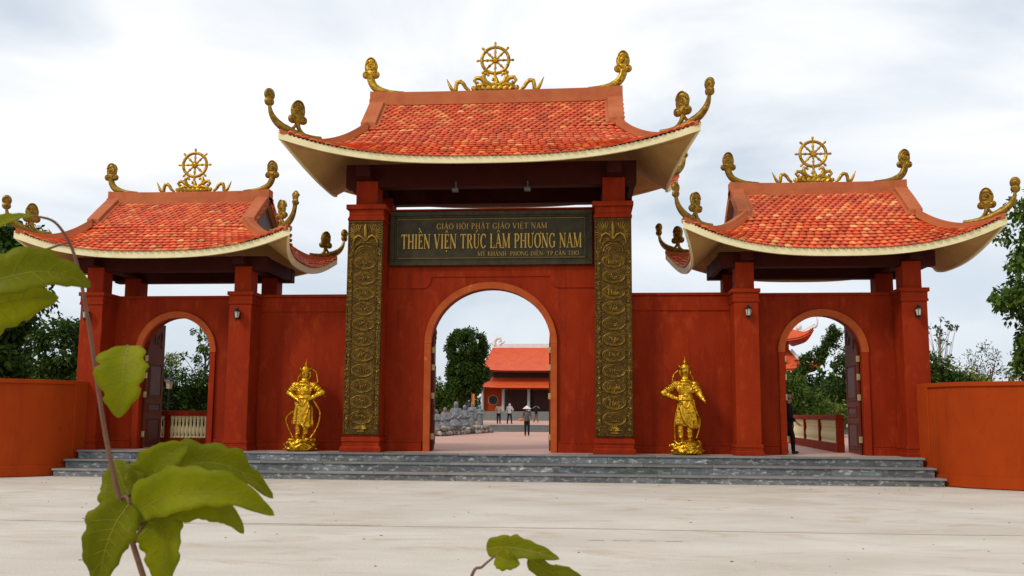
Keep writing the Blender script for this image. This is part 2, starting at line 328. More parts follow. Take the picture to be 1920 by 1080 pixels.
# ------------------------------------------------------------------ architecture pieces
def arch_pts(a, zs, b, z0, n=28):
    P = [(-a, z0), (-a, zs)]
    for i in range(1, n): th = pi-pi*i/n; P.append((a*cos(th), zs+b*sin(th)))
    P += [(a, zs), (a, z0)]; return P
def arch_wall(mb, xc, a, zs, b, xl, xr, z0, zt, y0, y1):
    P = arch_pts(a, zs, b, z0)
    P = [(xc+x, z) for x, z in P]
    for y, fl in ((y0, False), (y1, True)):
        for (A, B) in (((xl, z0), (xc-a, zt)), ((xc+a, z0), (xr, zt))):
            q = [(A[0], y, A[1]), (B[0], y, A[1]), (B[0], y, B[1]), (A[0], y, B[1])]
            mb.add(q, [(3, 2, 1, 0) if fl else (0, 1, 2, 3)])
        for i in range(1, len(P)-2):
            q = [(P[i][0], y, P[i][1]), (P[i+1][0], y, P[i+1][1]), (P[i+1][0], y, zt), (P[i][0], y, zt)]
            mb.add(q, [(3, 2, 1, 0) if fl else (0, 1, 2, 3)])
    for i in range(len(P)-1):
        mb.add([(P[i][0], y0, P[i][1]), (P[i][0], y1, P[i][1]), (P[i+1][0], y1, P[i+1][1]), (P[i+1][0], y0, P[i+1][1])], [(0, 1, 2, 3)])
    mb.add([(xl, y0, zt), (xr, y0, zt), (xr, y1, zt), (xl, y1, zt)], [(0, 1, 2, 3)])
    mb.add([(xl, y0, z0), (xl, y0, zt), (xl, y1, zt), (xl, y1, z0)], [(0, 1, 2, 3)])
    mb.add([(xr, y0, z0), (xr, y1, z0), (xr, y1, zt), (xr, y0, zt)], [(0, 1, 2, 3)])
def arch_trim(mb, xc, a, zs, b, z0, w, y0, y1, only=None, leg=None):
    I = arch_pts(a-0.02, zs, b-0.02, z0); O = arch_pts(a+w, zs, b+w, z0)
    rg = range(len(I)-1) if only is None else [i for i in range(len(I)-1) if (only == 'arc') == (1 <= i <= len(I)-3)]
    if leg is not None: rg = [0] if leg < 0 else [len(I)-2]
    for i in rg:
        q = []
        for P, y in ((I, y0+.012), (O, y0), (O, y1), (I, y1)): q.append([(xc+P[i][0], y, P[i][1]), (xc+P[i+1][0], y, P[i+1][1])])
        v = [q[0][0], q[0][1], q[1][1], q[1][0], q[2][0], q[2][1], q[3][0], q[3][1]]
        mb.add(v, [(3, 2, 1, 0), (4, 5, 2, 3), (0, 1, 7, 6), (6, 7, 5, 4), (0, 6, 4, 3), (1, 2, 5, 7)])
def column(gate, x0, x1, y0, y1, zc, zb, ztop, over, name='column'):
    c = build(MB().box(x0, x1, y0, y1, FZ, ztop-0.01), name, M_wall, gate, bevel=0.015)
    h = ztop-zc; k = MB(); o = over
    k.box(x0-o*.55, x1+o*.55, y0-o*.55, y1+o*.3, zc, zc+h*.13)
    k.frust((x0-o*.5, x1+o*.5, y0-o*.5, y1+o*.2, zc+h*.13+.001), (x0-.012, x1+.012, y0-.012, y1+.01, zc+h*.30))
    k.box(x0-.014, x1+.014, y0-.014, y1+.014, zc+h*.30, zc+h*.70)
    k.box(x0-o, x1+o, y0-o, y1+o*.4, zc+h*.70, ztop)
    build(k, 'capital', M_wall, c, bevel=0.01)
    b = zb-FZ; k = MB()
    k.box(x0-o*1.1, x1+o*1.1, y0-o*1.1, y1+.02, FZ, FZ+b*.30)
    k.frust((x0-o*1.0, x1+o*1.0, y0-o*1.0, y1+.015, FZ+b*.30), (x0-o*.45, x1+o*.45, y0-o*.45, y1+.012, FZ+b*.42))
    k.box(x0-o*.45, x1+o*.45, y0-o*.45, y1+.011, FZ+b*.42, FZ+b*.70)
    k.box(x0-o*.7, x1+o*.7, y0-o*.7, y1+.013, FZ+b*.70, zb)
    build(k, 'base', M_wall, c, bevel=0.012)
    return c

def quad3(p0, p1, p2):
    (x0, z0), (x1, z1), (x2, z2) = p0, p1, p2
    def f(x): return z0*(x-x1)*(x-x2)/((x0-x1)*(x0-x2))+z1*(x-x0)*(x-x2)/((x1-x0)*(x1-x2))+z2*(x-x0)*(x-x1)/((x2-x0)*(x2-x1))
    return f

class Roof:
    def __init__(s, xc, yc, Lr, Ls, Lx, W, Wt, yg, zr, zg, ze, zm, zt, p=2.7):
        s.__dict__.update(locals()); s.prof = quad3((0, zr), (yg, zg), (W, ze)); s.vg = yg/W
        s.hz = quad3((0, zg), (.55, zm), (1, zt))
        sl = lambda t: zg+(ze-zg)*(1.25*t-.25*t*t)
        s.sprof = sl
    def B(s, v):
        if v <= s.vg: y = s.W*v; return (s.Lr, y, s.prof(y))
        t = (v-s.vg)/(1-s.vg); return (s.Lr+(s.Lx-s.Lr)*t, s.yg+(s.Wt-s.yg)*t, s.hz(t))
    def front(s, u, v, sgn=-1):
        b = s.B(v); k = abs(u)**s.p if v > s.vg else 1.0; yc_ = s.W*v; zc_ = s.prof(yc_)
        y = yc_+(b[1]-yc_)*k; z = zc_+(b[2]-zc_)*k
        return Vector((s.xc+b[0]*u, s.yc+sgn*y, z))
    def side(s, w, t, sgn=1):
        v = s.vg+(1-s.vg)*t; b = s.B(v); k = abs(w)**s.p
        xs_ = s.Lr+(s.Ls-s.Lr)*t; zs_ = s.sprof(t)
        return Vector((s.xc+sgn*(xs_+(b[0]-xs_)*k), s.yc+b[1]*w, zs_+(b[2]-zs_)*k))
    def eave(s, n=24):
        P = [s.front(u, 1) for u in np.linspace(-1, 1, 2*n+1)]
        P += [s.side(w, 1, 1) for w in np.linspace(-1, 1, n+1)][1:]
        P += [s.front(u, 1, 1) for u in np.linspace(1, -1, 2*n+1)][1:]
        P += [s.side(w, 1, -1) for w in np.linspace(1, -1, n+1)][1:-1]
        return P

def tile_geo(P, eu, ev, nn, w, l, V, F):
    """one arched clay tile with a rounded nose; P = its top middle"""
    o = len(V); nx = 5
    for j, s_ in enumerate((0.0, 0.6, 1.0)):
        for i in range(nx):
            x = (i/(nx-1)-.5); a = 1-4*x*x
            ss = s_*1.12+(0.30*a-0.05 if j == 2 else (0.08*a if j == 1 else 0))
            h = 0.004+0.044*s_+0.026*a
            V.append(P+eu*(x*w*.97)+ev*(ss*l)+nn*h)
    for i in range(nx):
        q = V[o+2*nx+i]; x = (i/(nx-1)-.5); V.append(q-nn*0.040-ev*0.010)
    for j in range(3):
        for i in range(nx-1): F.append((o+j*nx+i, o+(j+1)*nx+i, o+(j+1)*nx+i+1, o+j*nx+i+1))
    return 4*nx
def tile_tone():  # random clay tones; the palest ones imitate sky glints in their colour
    r = RNG.random()
    if r < .58: c = np.array([.66, .088, .019])
    elif r < .85: c = np.array([.73, .140, .031])
    elif r < .955: c = np.array([.80, .25, .068])
    elif r < .98: c = np.array([.84, .38, .13])
    else: c = np.array([.42, .050, .014])
    c = c*RNG.uniform(.82, 1.15); return (c[0], c[1], c[2], 1)
def lay_tiles(roofobj, surf, rows, tw, length, keep):
    """surf(u,v) for rows of tiles, u across in [-1,1], v down in [0,1]; keep = how many become pieces of their own"""
    L_ = []
    vs_ = np.linspace(0, 1, rows+1)[:-1]
    for r, v in enumerate(vs_):
        a, b = surf(-1, v), surf(1, v); mid = surf(0, v); wid = (a-mid).length+(b-mid).length
        n = max(2, int(round(wid/tw))); off = .5 if r % 2 else 0
        for i in range(n+1):
            u = -1+2*(i+off)/n
            if u > 1.0 or (i == 0 and off == 0): continue
            u2 = min(max(u, -.985), .985)
            P = surf(u2, v); e = 1e-3
            eu = (surf(min(u2+.01, 1), v)-surf(max(u2-.01, -1), v)).normalized()
            v2 = min(v+.01, 1.0); v1 = max(v-.0, 0); ev = (surf(u2, v2)-surf(u2, v1)).normalized()
            ev = (ev-eu*ev.dot(eu)).normalized(); nn = ev.cross(eu)
            if nn.z < 0: nn = -nn
            L_.append((v, P+nn*RNG.uniform(0, .006), eu, ev, nn, wid/n, length))
    L_.sort(key=lambda q: -q[0])
    for q in L_[:keep]:
        V = []; F = []; tile_geo(*q[1:], V, F); c = tile_tone(); P = q[1]
        mb = MB(); mb.v = [tuple(p) for p in V]; mb.f = F
        build(mb, 'roof_tile', M_tile, roofobj, smooth=45, tones=[c]*len(V))
    return L_[keep:]

def swirl(mb, c, e, n, r0, turns, rad, sg=1, off=0.0):
    P = []; up = Vector((0, 0, 1)); k = int(10*turns)
    for i in range(k+1):
        t = i/k; a = off+sg*2*pi*turns*t; r = r0*(1-.82*t); P.append(c+e*(r*cos(a))+up*(r*sin(a)))
    mb.tube(P, [rad*(1-.3*i/k) for i in range(k+1)], 5, flat=n)
def cloud_head(mb, c, e, size):
    """carved cloud-shaped head: a tall lobe over two small ones, with scrolls on both faces. e = horizontal direction in its plane"""
    up = Vector((0, 0, 1)); n = e.cross(up).normalized(); s_ = size
    Rm = Matrix((e, n, up)).transposed()
    for (x, z, rx, rz) in ((0, .12, .215, .27), (0, .27, .16, .16), (-.145, -.13, .135, .13), (.145, -.13, .135, .13), (0, -.10, .18, .18)):
        mb.ell(c+e*(x*s_)+up*(z*s_), (rx*s_, .085*s_, rz*s_), 14, 8, Rm)
    for f in (-1, 1):
        o = n*(f*.075*s_)
        swirl(mb, c+o+up*(.14*s_), e, n, .165*s_, 1.6, .028*s_, 1, .5)
        swirl(mb, c+o+e*(-.15*s_)+up*(-.13*s_), e, n, .10*s_, 1.2, .024*s_, 1)
        swirl(mb, c+o+e*(.15*s_)+up*(-.13*s_), e, n, .10*s_, 1.2, .024*s_, -1, pi)
        mb.ell(c+o*1.05+up*(.13*s_)+e*(.02*s_), .045*s_, 8, 6); mb.ell(c+o*1.0+e*(-.15*s_)+up*(-.13*s_), .035*s_, 8, 6); mb.ell(c+o*1.0+e*(.15*s_)+up*(-.13*s_), .035*s_, 8, 6)
        mb.tube([c+o*.9+e*(.17*s_*cos(a))+up*(.15*s_+.26*s_*sin(a)) for a in np.linspace(.1, pi-.1, 12)], .022*s_, 5, flat=n)
def bez(p0, p1, p2, p3, n=10):
    p0, p1, p2, p3 = map(Vector, (p0, p1, p2, p3))
    return [p0*((1-t)**3)+p1*(3*t*(1-t)**2)+p2*(3*t*t*(1-t))+p3*t**3 for t in np.linspace(0, 1, n)]
def ridge_finial(gate, base, sg, size):
    """base = point on the ridge end; sweeps outward and up into a cloud head"""
    b = Vector(base); e = Vector((sg, 0, 0)); up = Vector((0, 0, 1)); mb = MB()
    top = b+e*(.10*size)+up*(.60*size)
    P = bez(b-e*1.05*size+up*.02, b-e*.45*size+up*.05*size, b+e*.02*size+up*.02, top, 14)
    mb.tube(P, [(.10*size, (.03+.10*min(1, i/7))*size) for i in range(14)], 8, flat=(0, 1, 0))
    for d in (-.05, .05):
        mb.tube([p+Vector((0, -.085*size, 0))+e*(d*size*.8) for p in P[5:]], .020*size, 5)
        mb.tube([p+Vector((0, .085*size, 0))+e*(d*size*.8) for p in P[5:]], .020*size, 5)
    cloud_head(mb, b+e*(.08*size)+up*(.80*size), e, size*1.05)
    return build(mb, 'ridge_finial', M_goldold if size < .86 else M_goldroof, gate, smooth=60)
def hip_finials(gate, R, sx, sy, size):
    """gilt horn at the tip of a hip and a cloud head on the hip behind it"""
    def hp(t):
        v = R.vg+(1-R.vg)*t; b = R.B(v); return Vector((R.xc+sx*b[0], R.yc+sy*b[1], b[2]+.16))
    up = Vector((0, 0, 1)); tip = hp(1.0); e = (tip-hp(.7)); e.z = 0; e.normalize(); n = e.cross(up)
    mb = MB()
    run = [hp(t)+up*.03 for t in np.linspace(.50, .93, 8)]
    horn = run+bez(hp(.97)+up*.02, tip+e*(.10*size)+up*(.08*size), tip+e*(.30*size)+up*(.24*size), tip+e*(.33*size)+up*(.58*size), 10)
    k = len(horn)
    mb.tube(horn, [((.075+.03*sin(pi*i/(k-1)))*size, (.045+.085*sin(pi*min(1, (i+2)/(k+1))))*size) for i in range(k)], 8, flat=n)
    for f in (-1, 1): mb.tube([p+n*(f*.075*size) for p in horn[4:]], .018*size, 5)
    c = tip+e*(.34*size)+up*(.80*size); Rm = Matrix((e, n, up)).transposed()
    mb.ell(c+up*.10*size, (.165*size, .085*size, .20*size), 12, 8, Rm); mb.ell(c-up*.11*size, (.15*size, .08*size, .15*size), 12, 8, Rm)
    for f in (-1, 1):
        o_ = n*(f*.065*size); swirl(mb, c+o_*1.15+up*.10*size, e, n, .12*size, 1.4, .024*size); swirl(mb, c+o_*1.15-up*.12*size, e, n, .10*size, 1.3, .024*size, -1)
        mb.ell(c+o_*1.1+up*.09*size, .03*size, 8, 6); mb.ell(c+o_*1.1-up*.09*size, .028*size, 8, 6)
    build(mb, 'hip_horn', M_goldold, gate, smooth=60)
    mb = MB(); a = hp(.80)
    h = a+e*(-.02*size)+up*(.60*size)
    mb.tube(bez(hp(.56)+up*.02, hp(.70)+up*.02, a+up*.12*size, h-up*.15*size, 9), [(.06*size, (.03+.055*i/8)*size) for i in range(9)], 8, flat=n)
    mb.tube(bez(hp(.93)+up*.0, hp(.9)+up*.04, a+e*.06*size+up*.12*size, h-up*.15*size, 7), .05*size, 6)
    cloud_head(mb, h+up*.02, e, size*1.06)
    build(mb, 'hip_finial', M_goldold, gate, smooth=60)

def make_roof(gate, R, rows, srows, tw, rh, fin, keep=300, rakew=.44):
    Us = np.linspace(-1, 1, 41); Vs = np.linspace(0, 1, 15); Ts = np.linspace(0, 1, 9); Ws = np.linspace(-1, 1, 25)
    def allsurf(mb, dz, v0=0.0):
        for sg in (-1, 1):
            mb.grid([[R.front(u, v, sg)+Vector((0, 0, dz)) for u in Us] for v in Vs if v >= v0], flip=(sg == 1))
            mb.grid([[R.side(w, t, sg)+Vector((0, 0, dz)) for w in Ws] for t in Ts], flip=(sg == -1))
    d = MB(); allsurf(d, 0.0); roof = build(d, 'roof', M_deck, gate, smooth=60)
    s = MB(); allsurf(s, -.17); build(s, 'soffit', M_soffit, roof, smooth=50)
    E_ = R.eave(); f = MB(); cx = Vector((R.xc, R.yc, 0))
    f.sweep([p+Vector((0, 0, -.205)) for p in E_], .07, .175, closed=True); build(f, 'fascia', M_cream, roof, smooth=50)
    # tiles
    rest = []
    L1 = lay_tiles(roof, lambda u, v: R.front(u, .02+.99*v), rows, tw, R.W*1.38/rows, keep); rest += L1
    for sg in (-1, 1): rest += lay_tiles(roof, lambda u, v, sg=sg: R.side(u, .02+.99*v, sg), srows, tw, (R.W-R.yg)*1.42/srows, 0)
    rest += lay_tiles(roof, lambda u, v: R.front(u, .02+.975*v, 1), rows, tw, R.W*1.38/rows, 0)
    V = []; F = []; T = []
    for q in rest:
        k = tile_geo(*q[1:], V, F); c = tile_tone(); T += [c]*k
    nbuild(np.array([tuple(p) for p in V]), np.array(F), 'roof_tiles', M_tile, roof, tones=T, smooth=True, kind='stuff')
    mo = MB()      # pale mortar beads under the tile ends along the eaves
    for i in range(len(E_)):
        a, b = E_[i], E_[(i+1) % len(E_)]; k_ = max(1, int(round((b-a).length/(tw*.5)))); 
        for j in range(k_): mo.ell(a.lerp(b, j/k_)+Vector((0, 0, -.022)), (.042, .042, .030), 6, 4)
    build(mo, 'eave_mortar', M_cream, roof, smooth=80, kind='stuff')
    # gable walls
    for sg in (-1, 1):
        xg = R.xc+sg*(R.Lr-.16); prof = [(R.yc-y, R.prof(y)-.02) for y in np.linspace(R.yg, 0, 7)]+[(R.yc+y, R.prof(y)-.02) for y in np.linspace(0, R.yg, 7)[1:]]
        n_ = len(prof); mb = MB(); v = [(xg-.05*sg, y, z) for y, z in prof]+[(xg+.05*sg, y, z) for y, z in prof]
        mb.add(v, [tuple(range(n_)), tuple(range(2*n_-1, n_-1, -1))]+[(i, i+n_, (i+1) % n_+n_, (i+1) % n_) for i in range(n_)])
        build(mb, 'gable_wall', M_gable, roof)
        for sy in (-1, 1):
            ys = np.linspace(0.10, R.yg, 9)
            pts = [Vector((R.xc+sg*(R.Lr-rakew/2+.02), R.yc+sy*y, R.prof(y))) for y in ys]
            mb = MB().sweep(pts, rakew, .21, side=(1, 0, 0), below=.10); build(mb, 'rake_ridge', M_ridge, roof, smooth=35, bevel=.012)
            pts = [p+Vector((-sg*(rakew/2+.045), 0, 0)) for p in pts]
            build(MB().sweep(pts, .09, .10, side=(1, 0, 0), below=.05), 'rake_moulding', M_ridge, roof, smooth=35)
            hp = []
            for t in np.linspace(-.04, 1, 18):
                tt = max(t, 0); b = R.B(R.vg+(1-R.vg)*tt); hp.append(Vector((R.xc+sg*(b[0]-(.14 if t < 0 else .14*(1-tt))), R.yc+sy*b[1], b[2])))
            k = len(hp); hw = [.26-.16*(i/(k-1))**2 for i in range(k)]; hh = [.22-.10*(i/(k-1)) for i in range(k)]
            build(MB().sweep(hp, hw, hh, below=.06), 'hip_ridge', M_ridge, roof, smooth=35, bevel=.01)
            build(MB().sweep([p+Vector((0, 0, .0)) for p in hp], [w_+.10 for w_ in hw], [h*.45 for h in hh], below=.05), 'hip_moulding', M_ridge, roof, smooth=35)
            hip_finials(gate, R, sg, sy, fin)
    # ridge: gently raised at both ends
    pts = [Vector((R.xc+x*(R.Lr+.03), R.yc, R.zr-.05+.05*abs(x)**5)) for x in np.linspace(-1, 1, 21)]
    build(MB().sweep(pts, .34, rh, below=.10), 'ridge', M_ridge, roof, smooth=35, bevel=.012)
    build(MB().sweep([p+Vector((0, 0, -.02)) for p in pts], .46, .08, below=.08), 'ridge_moulding', M_ridge, roof, smooth=35)
    for sg in (-1, 1): ridge_finial(gate, (R.xc+sg*(R.Lr-.02), R.yc, R.zr+rh-.03), sg, fin)
    return roof

def dharma_wheel(gate, c, r, base_z, size):
    """eight-spoked wheel on a scrolled lotus stand with two serpents"""
    c = Vector(c); up = Vector((0, 0, 1)); ex = Vector((1, 0, 0)); fl = (0, 1, 0)
    w = build(MB().tube([c+ex*(r*cos(a))+up*(r*sin(a)) for a in np.linspace(0, 2*pi, 41)], r*.125, 8, cap=False), 'wheel_ornament', M_goldroof, gate, smooth=60)
    mb = MB().ell(c, (r*.26, r*.16, r*.26), 12, 8)
    for k in range(8): a = k*pi/4; mb.ell(c+ex*(r*.17*cos(a))+up*(r*.17*sin(a))+Vector((0, -r*.1, 0)), r*.07, 8, 6)
    build(mb, 'hub', M_goldroof, w, smooth=60)
    for k in range(8):
        a = k*pi/4+.0; d = ex*cos(a)+up*sin(a); mb = MB()
        mb.tube([c+d*(r*t) for t in (.15, .3, .45, .6, .75, .95, 1.05, 1.12, 1.3, 1.40)], [r*1.45*x for x in (.05, .065, .045, .08, .045, .06, .05, .045, .07, .045)], 7)
        build(mb, 'spoke', M_goldroof, w, smooth=60)
    s_ = size; y = c.y; z0 = base_z; q_ = 1.3
    def P(x, z): return Vector((c.x+x*s_, y, z0+z*s_))
    for sg in (-1, 1):
        mb = MB()
        mb.tube([P(sg*x, z) for x, z in ((0, .18), (.12, .17), (.26, .26), (.33, .40), (.29, .50), (.21, .50), (.18, .43))], [.045*q_*s_*k for k in (1, 1.1, 1.2, 1.2, 1, .8, .6)], 7, flat=fl)
        mb.tube([P(sg*x, z) for x, z in ((.05, .14), (.25, .22), (.40, .37), (.52, .38), (.57, .30), (.52, .22), (.46, .27))], [.04*q_*s_*k for k in (1, 1.2, 1.2, 1.1, 1, .8, .6)], 7, flat=fl)
        mb.tube([P(sg*x, z) for x, z in ((.10, .12), (.30, .20), (.48, .15), (.58, .04), (.52, .0))], [.04*q_*s_*k for k in (1, 1.2, 1.2, 1, .8)], 7, flat=fl)
        mb.ell(P(sg*.60, .09), (.065*s_, .05*s_, .07*s_), 8, 6)
        if sg == 1: mb.tube([P(x, z) for x, z in ((0, .16), (.06, .26), (.02, .36), (-.06, .36), (-.07, .29))], [.04*q_*s_*k for k in (1, 1.1, 1, .8, .6)], 7, flat=fl)
        build(mb, 'scroll', M_goldroof, w, smooth=60)
        mb = MB()
        pth = [(.70, .02), (.80, .10), (.87, .22), (.95, .29), (1.04, .27), (1.07, .17), (1.08, .05), (1.13, .02), (1.20, .08), (1.26, .20), (1.34, .38)]
        mb.tube([P(sg*x, z) for x, z in pth], [.05*1.15*s_*k for k in (.7, .9, 1, 1.05, 1.1, 1, 1, 1, .9, .65, .12)], 7, flat=fl)
        build(mb, 'serpent', M_goldroof, w, smooth=60)
    build(MB().tube([P(0, .10), P(0, .3), Vector((c.x, y, c.z-r*1.02))], [.05*s_, .04*s_, .045*s_], 8), 'stem', M_goldroof, w, smooth=60)
    for k in range(7):
        x = (k-3)*.135; mb = MB()
        pts = []
        for i in range(6):
            t = i/5; hw = .085*sin(pi*(t*.86+.10)); pts.append([P(x*(1+.0*t)-hw+x*.25*(t-1)*-1, .15-.16*t)+Vector((0, -.05*s_, 0)), P(x+x*.25*(1-t), .15-.16*t)+Vector((0, -.09*s_, 0)), P(x+hw+x*.25*(1-t), .15-.16*t)+Vector((0, -.05*s_, 0))])
        mb.grid(pts); mb.grid([[p+Vector((0, .1*s_, 0)) for p in r_] for r_ in pts], flip=True)
        build(mb, 'petal', M_goldroof, w, smooth=60)
    return w
# ------------------------------------------------------------------ lettering
import unicodedata
def _arc(cx, cy, rx, ry, a0, a1, n, wmin, wmax):
    P = []
    for i in range(n+1):
        a = radians(a0+(a1-a0)*i/n); P.append((cx+rx*cos(a), cy+ry*sin(a), wmin+(wmax-wmin)*abs(cos(a))**1.3))
    return P
def _s(x, y): return [(x-.13, y, .05), (x+.13, y, .05)]
def _stem(x, y0=0., y1=1., w=.16, b=True, t=True):
    S = [[(x, y0, w), (x, y1, w)]]
    if b: S.append(_s(x, y0+.025))
    if t: S.append(_s(x, y1-.025))
    return S
def _l(x0, y0, x1, y1, w): return [(x0, y0, w), (x1, y1, w)]
GL = {
 'T': (.74, _stem(.37, t=False)+[_l(.02, .96, .72, .96, .07), _l(.04, .99, .04, .80, .05), _l(.70, .99, .70, .80, .05)]),
 'H': (.82, _stem(.16)+_stem(.66)+[_l(.16, .5, .66, .5, .06)]),
 'I': (.36, _stem(.18)),
 'E': (.64, _stem(.17)+[_l(.17, .965, .56, .965, .06), _l(.17, .51, .44, .51, .06), _l(.17, .035, .60, .035, .06), _l(.56, .99, .56, .82, .05), _l(.60, .01, .60, .2, .05), _l(.44, .6, .44, .42, .05)]),
 'N': (.84, _stem(.14, w=.07)+_stem(.70, w=.07, b=False)+[_l(.12, .98, .70, .02, .16)]),
 'V': (.78, [_l(.10, .98, .38, .0, .16), _l(.38, .02, .66, .98, .07), _s(.12, .975), _s(.66, .975)]),
 'R': (.76, _stem(.17)+[[(.17, .965, .06), (.42, .965, .08), (.54, .87, .14), (.56, .75, .16), (.52, .62, .14), (.40, .52, .08), (.17, .51, .06)], _l(.36, .52, .66, .03, .14), _s(.68, .025)]),
 'U': (.80, _stem(.16, y0=.28, b=False)+_stem(.64, y0=.28, w=.07, b=False)+[[(.16, .3, .16), (.19, .13, .14), (.28, .04, .09), (.40, .02, .07), (.54, .06, .07), (.62, .16, .07), (.64, .3, .07)]]),
 'C': (.72, [_arc(.40, .5, .31, .48, 42, 318, 16, .06, .17), _l(.64, .98, .64, .70, .05)]),
 'L': (.62, _stem(.17)+[_l(.17, .035, .57, .035, .06), _l(.57, .01, .57, .22, .05)]),
 'A': (.78, [_l(.10, .0, .38, 1.0, .07), _l(.37, 1.0, .66, .0, .16), _l(.20, .34, .56, .34, .06), _s(.10, .025), _s(.67, .025)]),
 'M': (1.0, _stem(.13, w=.07)+_stem(.84, w=.16)+[_l(.13, .98, .47, .04, .15), _l(.46, .04, .82, .98, .06)]),
 'P': (.68, _stem(.17)+[[(.17, .965, .06), (.42, .965, .08), (.55, .86, .14), (.57, .73, .16), (.53, .58, .14), (.41, .48, .08), (.17, .47, .06)]]),
 'O': (.82, [_arc(.41, .5, .33, .48, 0, 360, 22, .06, .17)]),
 'G': (.80, [_arc(.41, .5, .32, .48, 42, 330, 16, .06, .17), _l(.66, .98, .66, .72, .05), _l(.66, .06, .66, .42, .15), [(.52, .42, .05), (.78, .42, .05)]]),
 'K': (.76, _stem(.17)+[_l(.62, .96, .22, .44, .06), _l(.30, .52, .66, .03, .15), _s(.68, .025), _s(.62, .975)]),
 'D': (.80, _stem(.17)+[[(.17, .965, .06), (.42, .965, .07), (.60, .84, .13), (.66, .5, .17), (.60, .16, .13), (.42, .035, .07), (.17, .035, .06)]]),
 'Y': (.76, _stem(.38, y1=.5, t=False)+[_l(.10, .98, .38, .46, .15), _l(.66, .98, .38, .46, .07), _s(.12, .975), _s(.66, .975)]),
 '-': (.36, [_l(.06, .42, .30, .42, .09)]), '.': (.26, [_l(.13, .0, .13, .13, .13)]), ' ': (.34, [])}
def glyph(ch):
    d = unicodedata.normalize('NFD', ch); b = d[0]; bar = False
    if b == 'Đ': b = 'D'; bar = True
    w, S = GL[b]; S = list(S); cx = w/2-.01
    if bar: S.append(_l(.02, .52, .36, .52, .06))
    top = 1.08
    for mk in sorted(d[1:], key=lambda c: c not in '\u0302\u031b'):
        if mk == '\u0302': S += [[(cx-.17, top, .05), (cx, top+.17, .09), (cx+.17, top, .05)]]; top += .16
        elif mk == '\u0301': S += [[(cx-.05+.06*(top > 1.1), top, .05), (cx+.12+.06*(top > 1.1), top+.20, .10)]]
        elif mk == '\u0300': S += [[(cx+.05-.06*(top > 1.1), top, .05), (cx-.12-.06*(top > 1.1), top+.20, .10)]]
        elif mk == '\u0303': S += [[(cx-.18, top+.04, .05), (cx-.08, top+.13, .08), (cx+.07, top+.05, .08), (cx+.18, top+.14, .05)]]
        elif mk == '\u0323': S += [[(cx, -.24, .12), (cx, -.12, .12)]]
        elif mk == '\u031b': S += [[(w-.18, .93, .07), (w-.06, .98, .08), (w-.03, 1.1, .07)]]
    return w, S
def letter_mesh(S, x0, z0, sx, sz, y, depth):
    mb = MB()
    for k, P in enumerate(S):
        Q = [Vector((p[0]*sx, p[1]*sz)) for p in P]; n = len(Q); L_ = []; R_ = []
        for i in range(n):
            t = Q[min(i+1, n-1)]-Q[max(i-1, 0)]
            if (Q[0]-Q[-1]).length < 1e-6 and i in (0, n-1): t = Q[1]-Q[n-2]
            t = t.normalized(); nn = Vector((-t.y, t.x)); hw = P[i][2]*.5
            hv = Vector((nn.x*hw*sx, nn.y*hw*sz)); L_.append(Q[i]+hv); R_.append(Q[i]-hv)
        yf = y-depth-.0007*k
        for i in range(n-1):
            a, b, c, d = R_[i], R_[i+1], L_[i+1], L_[i]
            v = [(x0+p.x, yy, z0+p.y) for yy in (yf, y) for p in (a, b, c, d)]
            mb.add(v, [(0, 1, 2, 3), (7, 6, 5, 4), (0, 4, 5, 1), (1, 5, 6, 2), (2, 6, 7, 3), (3, 7, 4, 0)])
    return mb
def text_line(s, x0, x1, z, h, y, depth, mat, parent, single, name='letter'):
    gs = [glyph(c) for c in s]; tr = .06; tot = sum(g_[0]+tr for g_ in gs)-tr; sx = (x1-x0)/tot; x = x0; allmb = MB()
    for g_ in gs:
        if g_[1]:
            mb = letter_mesh(g_[1], x, z, sx, h, y, depth)
            if single: build(mb, name, mat, parent)
            else: allmb.add(mb.v, mb.f)
        x += (g_[0]+tr)*sx
    if not single: build(allmb, name, mat, parent)

# ------------------------------------------------------------------ main gate
YR = 1.4
main = thing('main_gate', 'tall central red gate with gilt sign board, round arch and big tiled roof', 'gate', (0, YR, FZ))
w = MB(); arch_wall(w, 0.02, 1.72, 3.70, 1.59, -2.99, 2.99, FZ, 7.55, 0.75, 1.25); mwall = build(w, 'wall', M_wall, main)
build(MB().box(-2.98, 2.98, .70, 1.30, 7.552, 7.60), 'wall_coping', M_wall, mwall, bevel=.01)
# the band over the arch, with its stepped and curved lower edge
zlo, zhi = 5.28, 5.61
band = [(-2.955, 5.90), (-2.955, zlo), (-1.93, zlo)]+[(-1.93+.24*sin(a), zlo+.0+(zhi-zlo)*(1-cos(a))*1.0) for a in np.linspace(.15, pi/2, 6)]+[(-1.66, zhi)]
band = band+[(-x+.01, z) for x, z in band[::-1]]
build(MB().extr(band[::-1] if False else band, .722, .749), 'wall_band', M_wall, mwall, bevel=.008)
for sg in (-1, 1):
    xs_ = sorted((sg*1.905, sg*2.955)); build(MB().box(xs_[0], xs_[1], .70, .749, FZ, .90).box(xs_[0], xs_[1], .715, .749, .905, .97), 'plinth', M_wall, mwall, bevel=.008)
t = MB(); arch_trim(t, .02, 1.72, 3.70, 1.59, FZ, .16, .655, .80, 'arc'); build(t, 'arch_trim', M_trim, mwall, smooth=35)
for s2 in (-1, 1): t = MB(); arch_trim(t, .02, 1.72, 3.70, 1.59, FZ, .16, .66, .80, leg=s2); build(t, 'arch_jamb', M_trim, mwall, bevel=.01)
SQ = ['~', 'Phương', 'Nam', 'Thiền', 'Viện', 'Vạn', '~', '~', '~', 'Duyên', 'Tăng', 'Lữ']
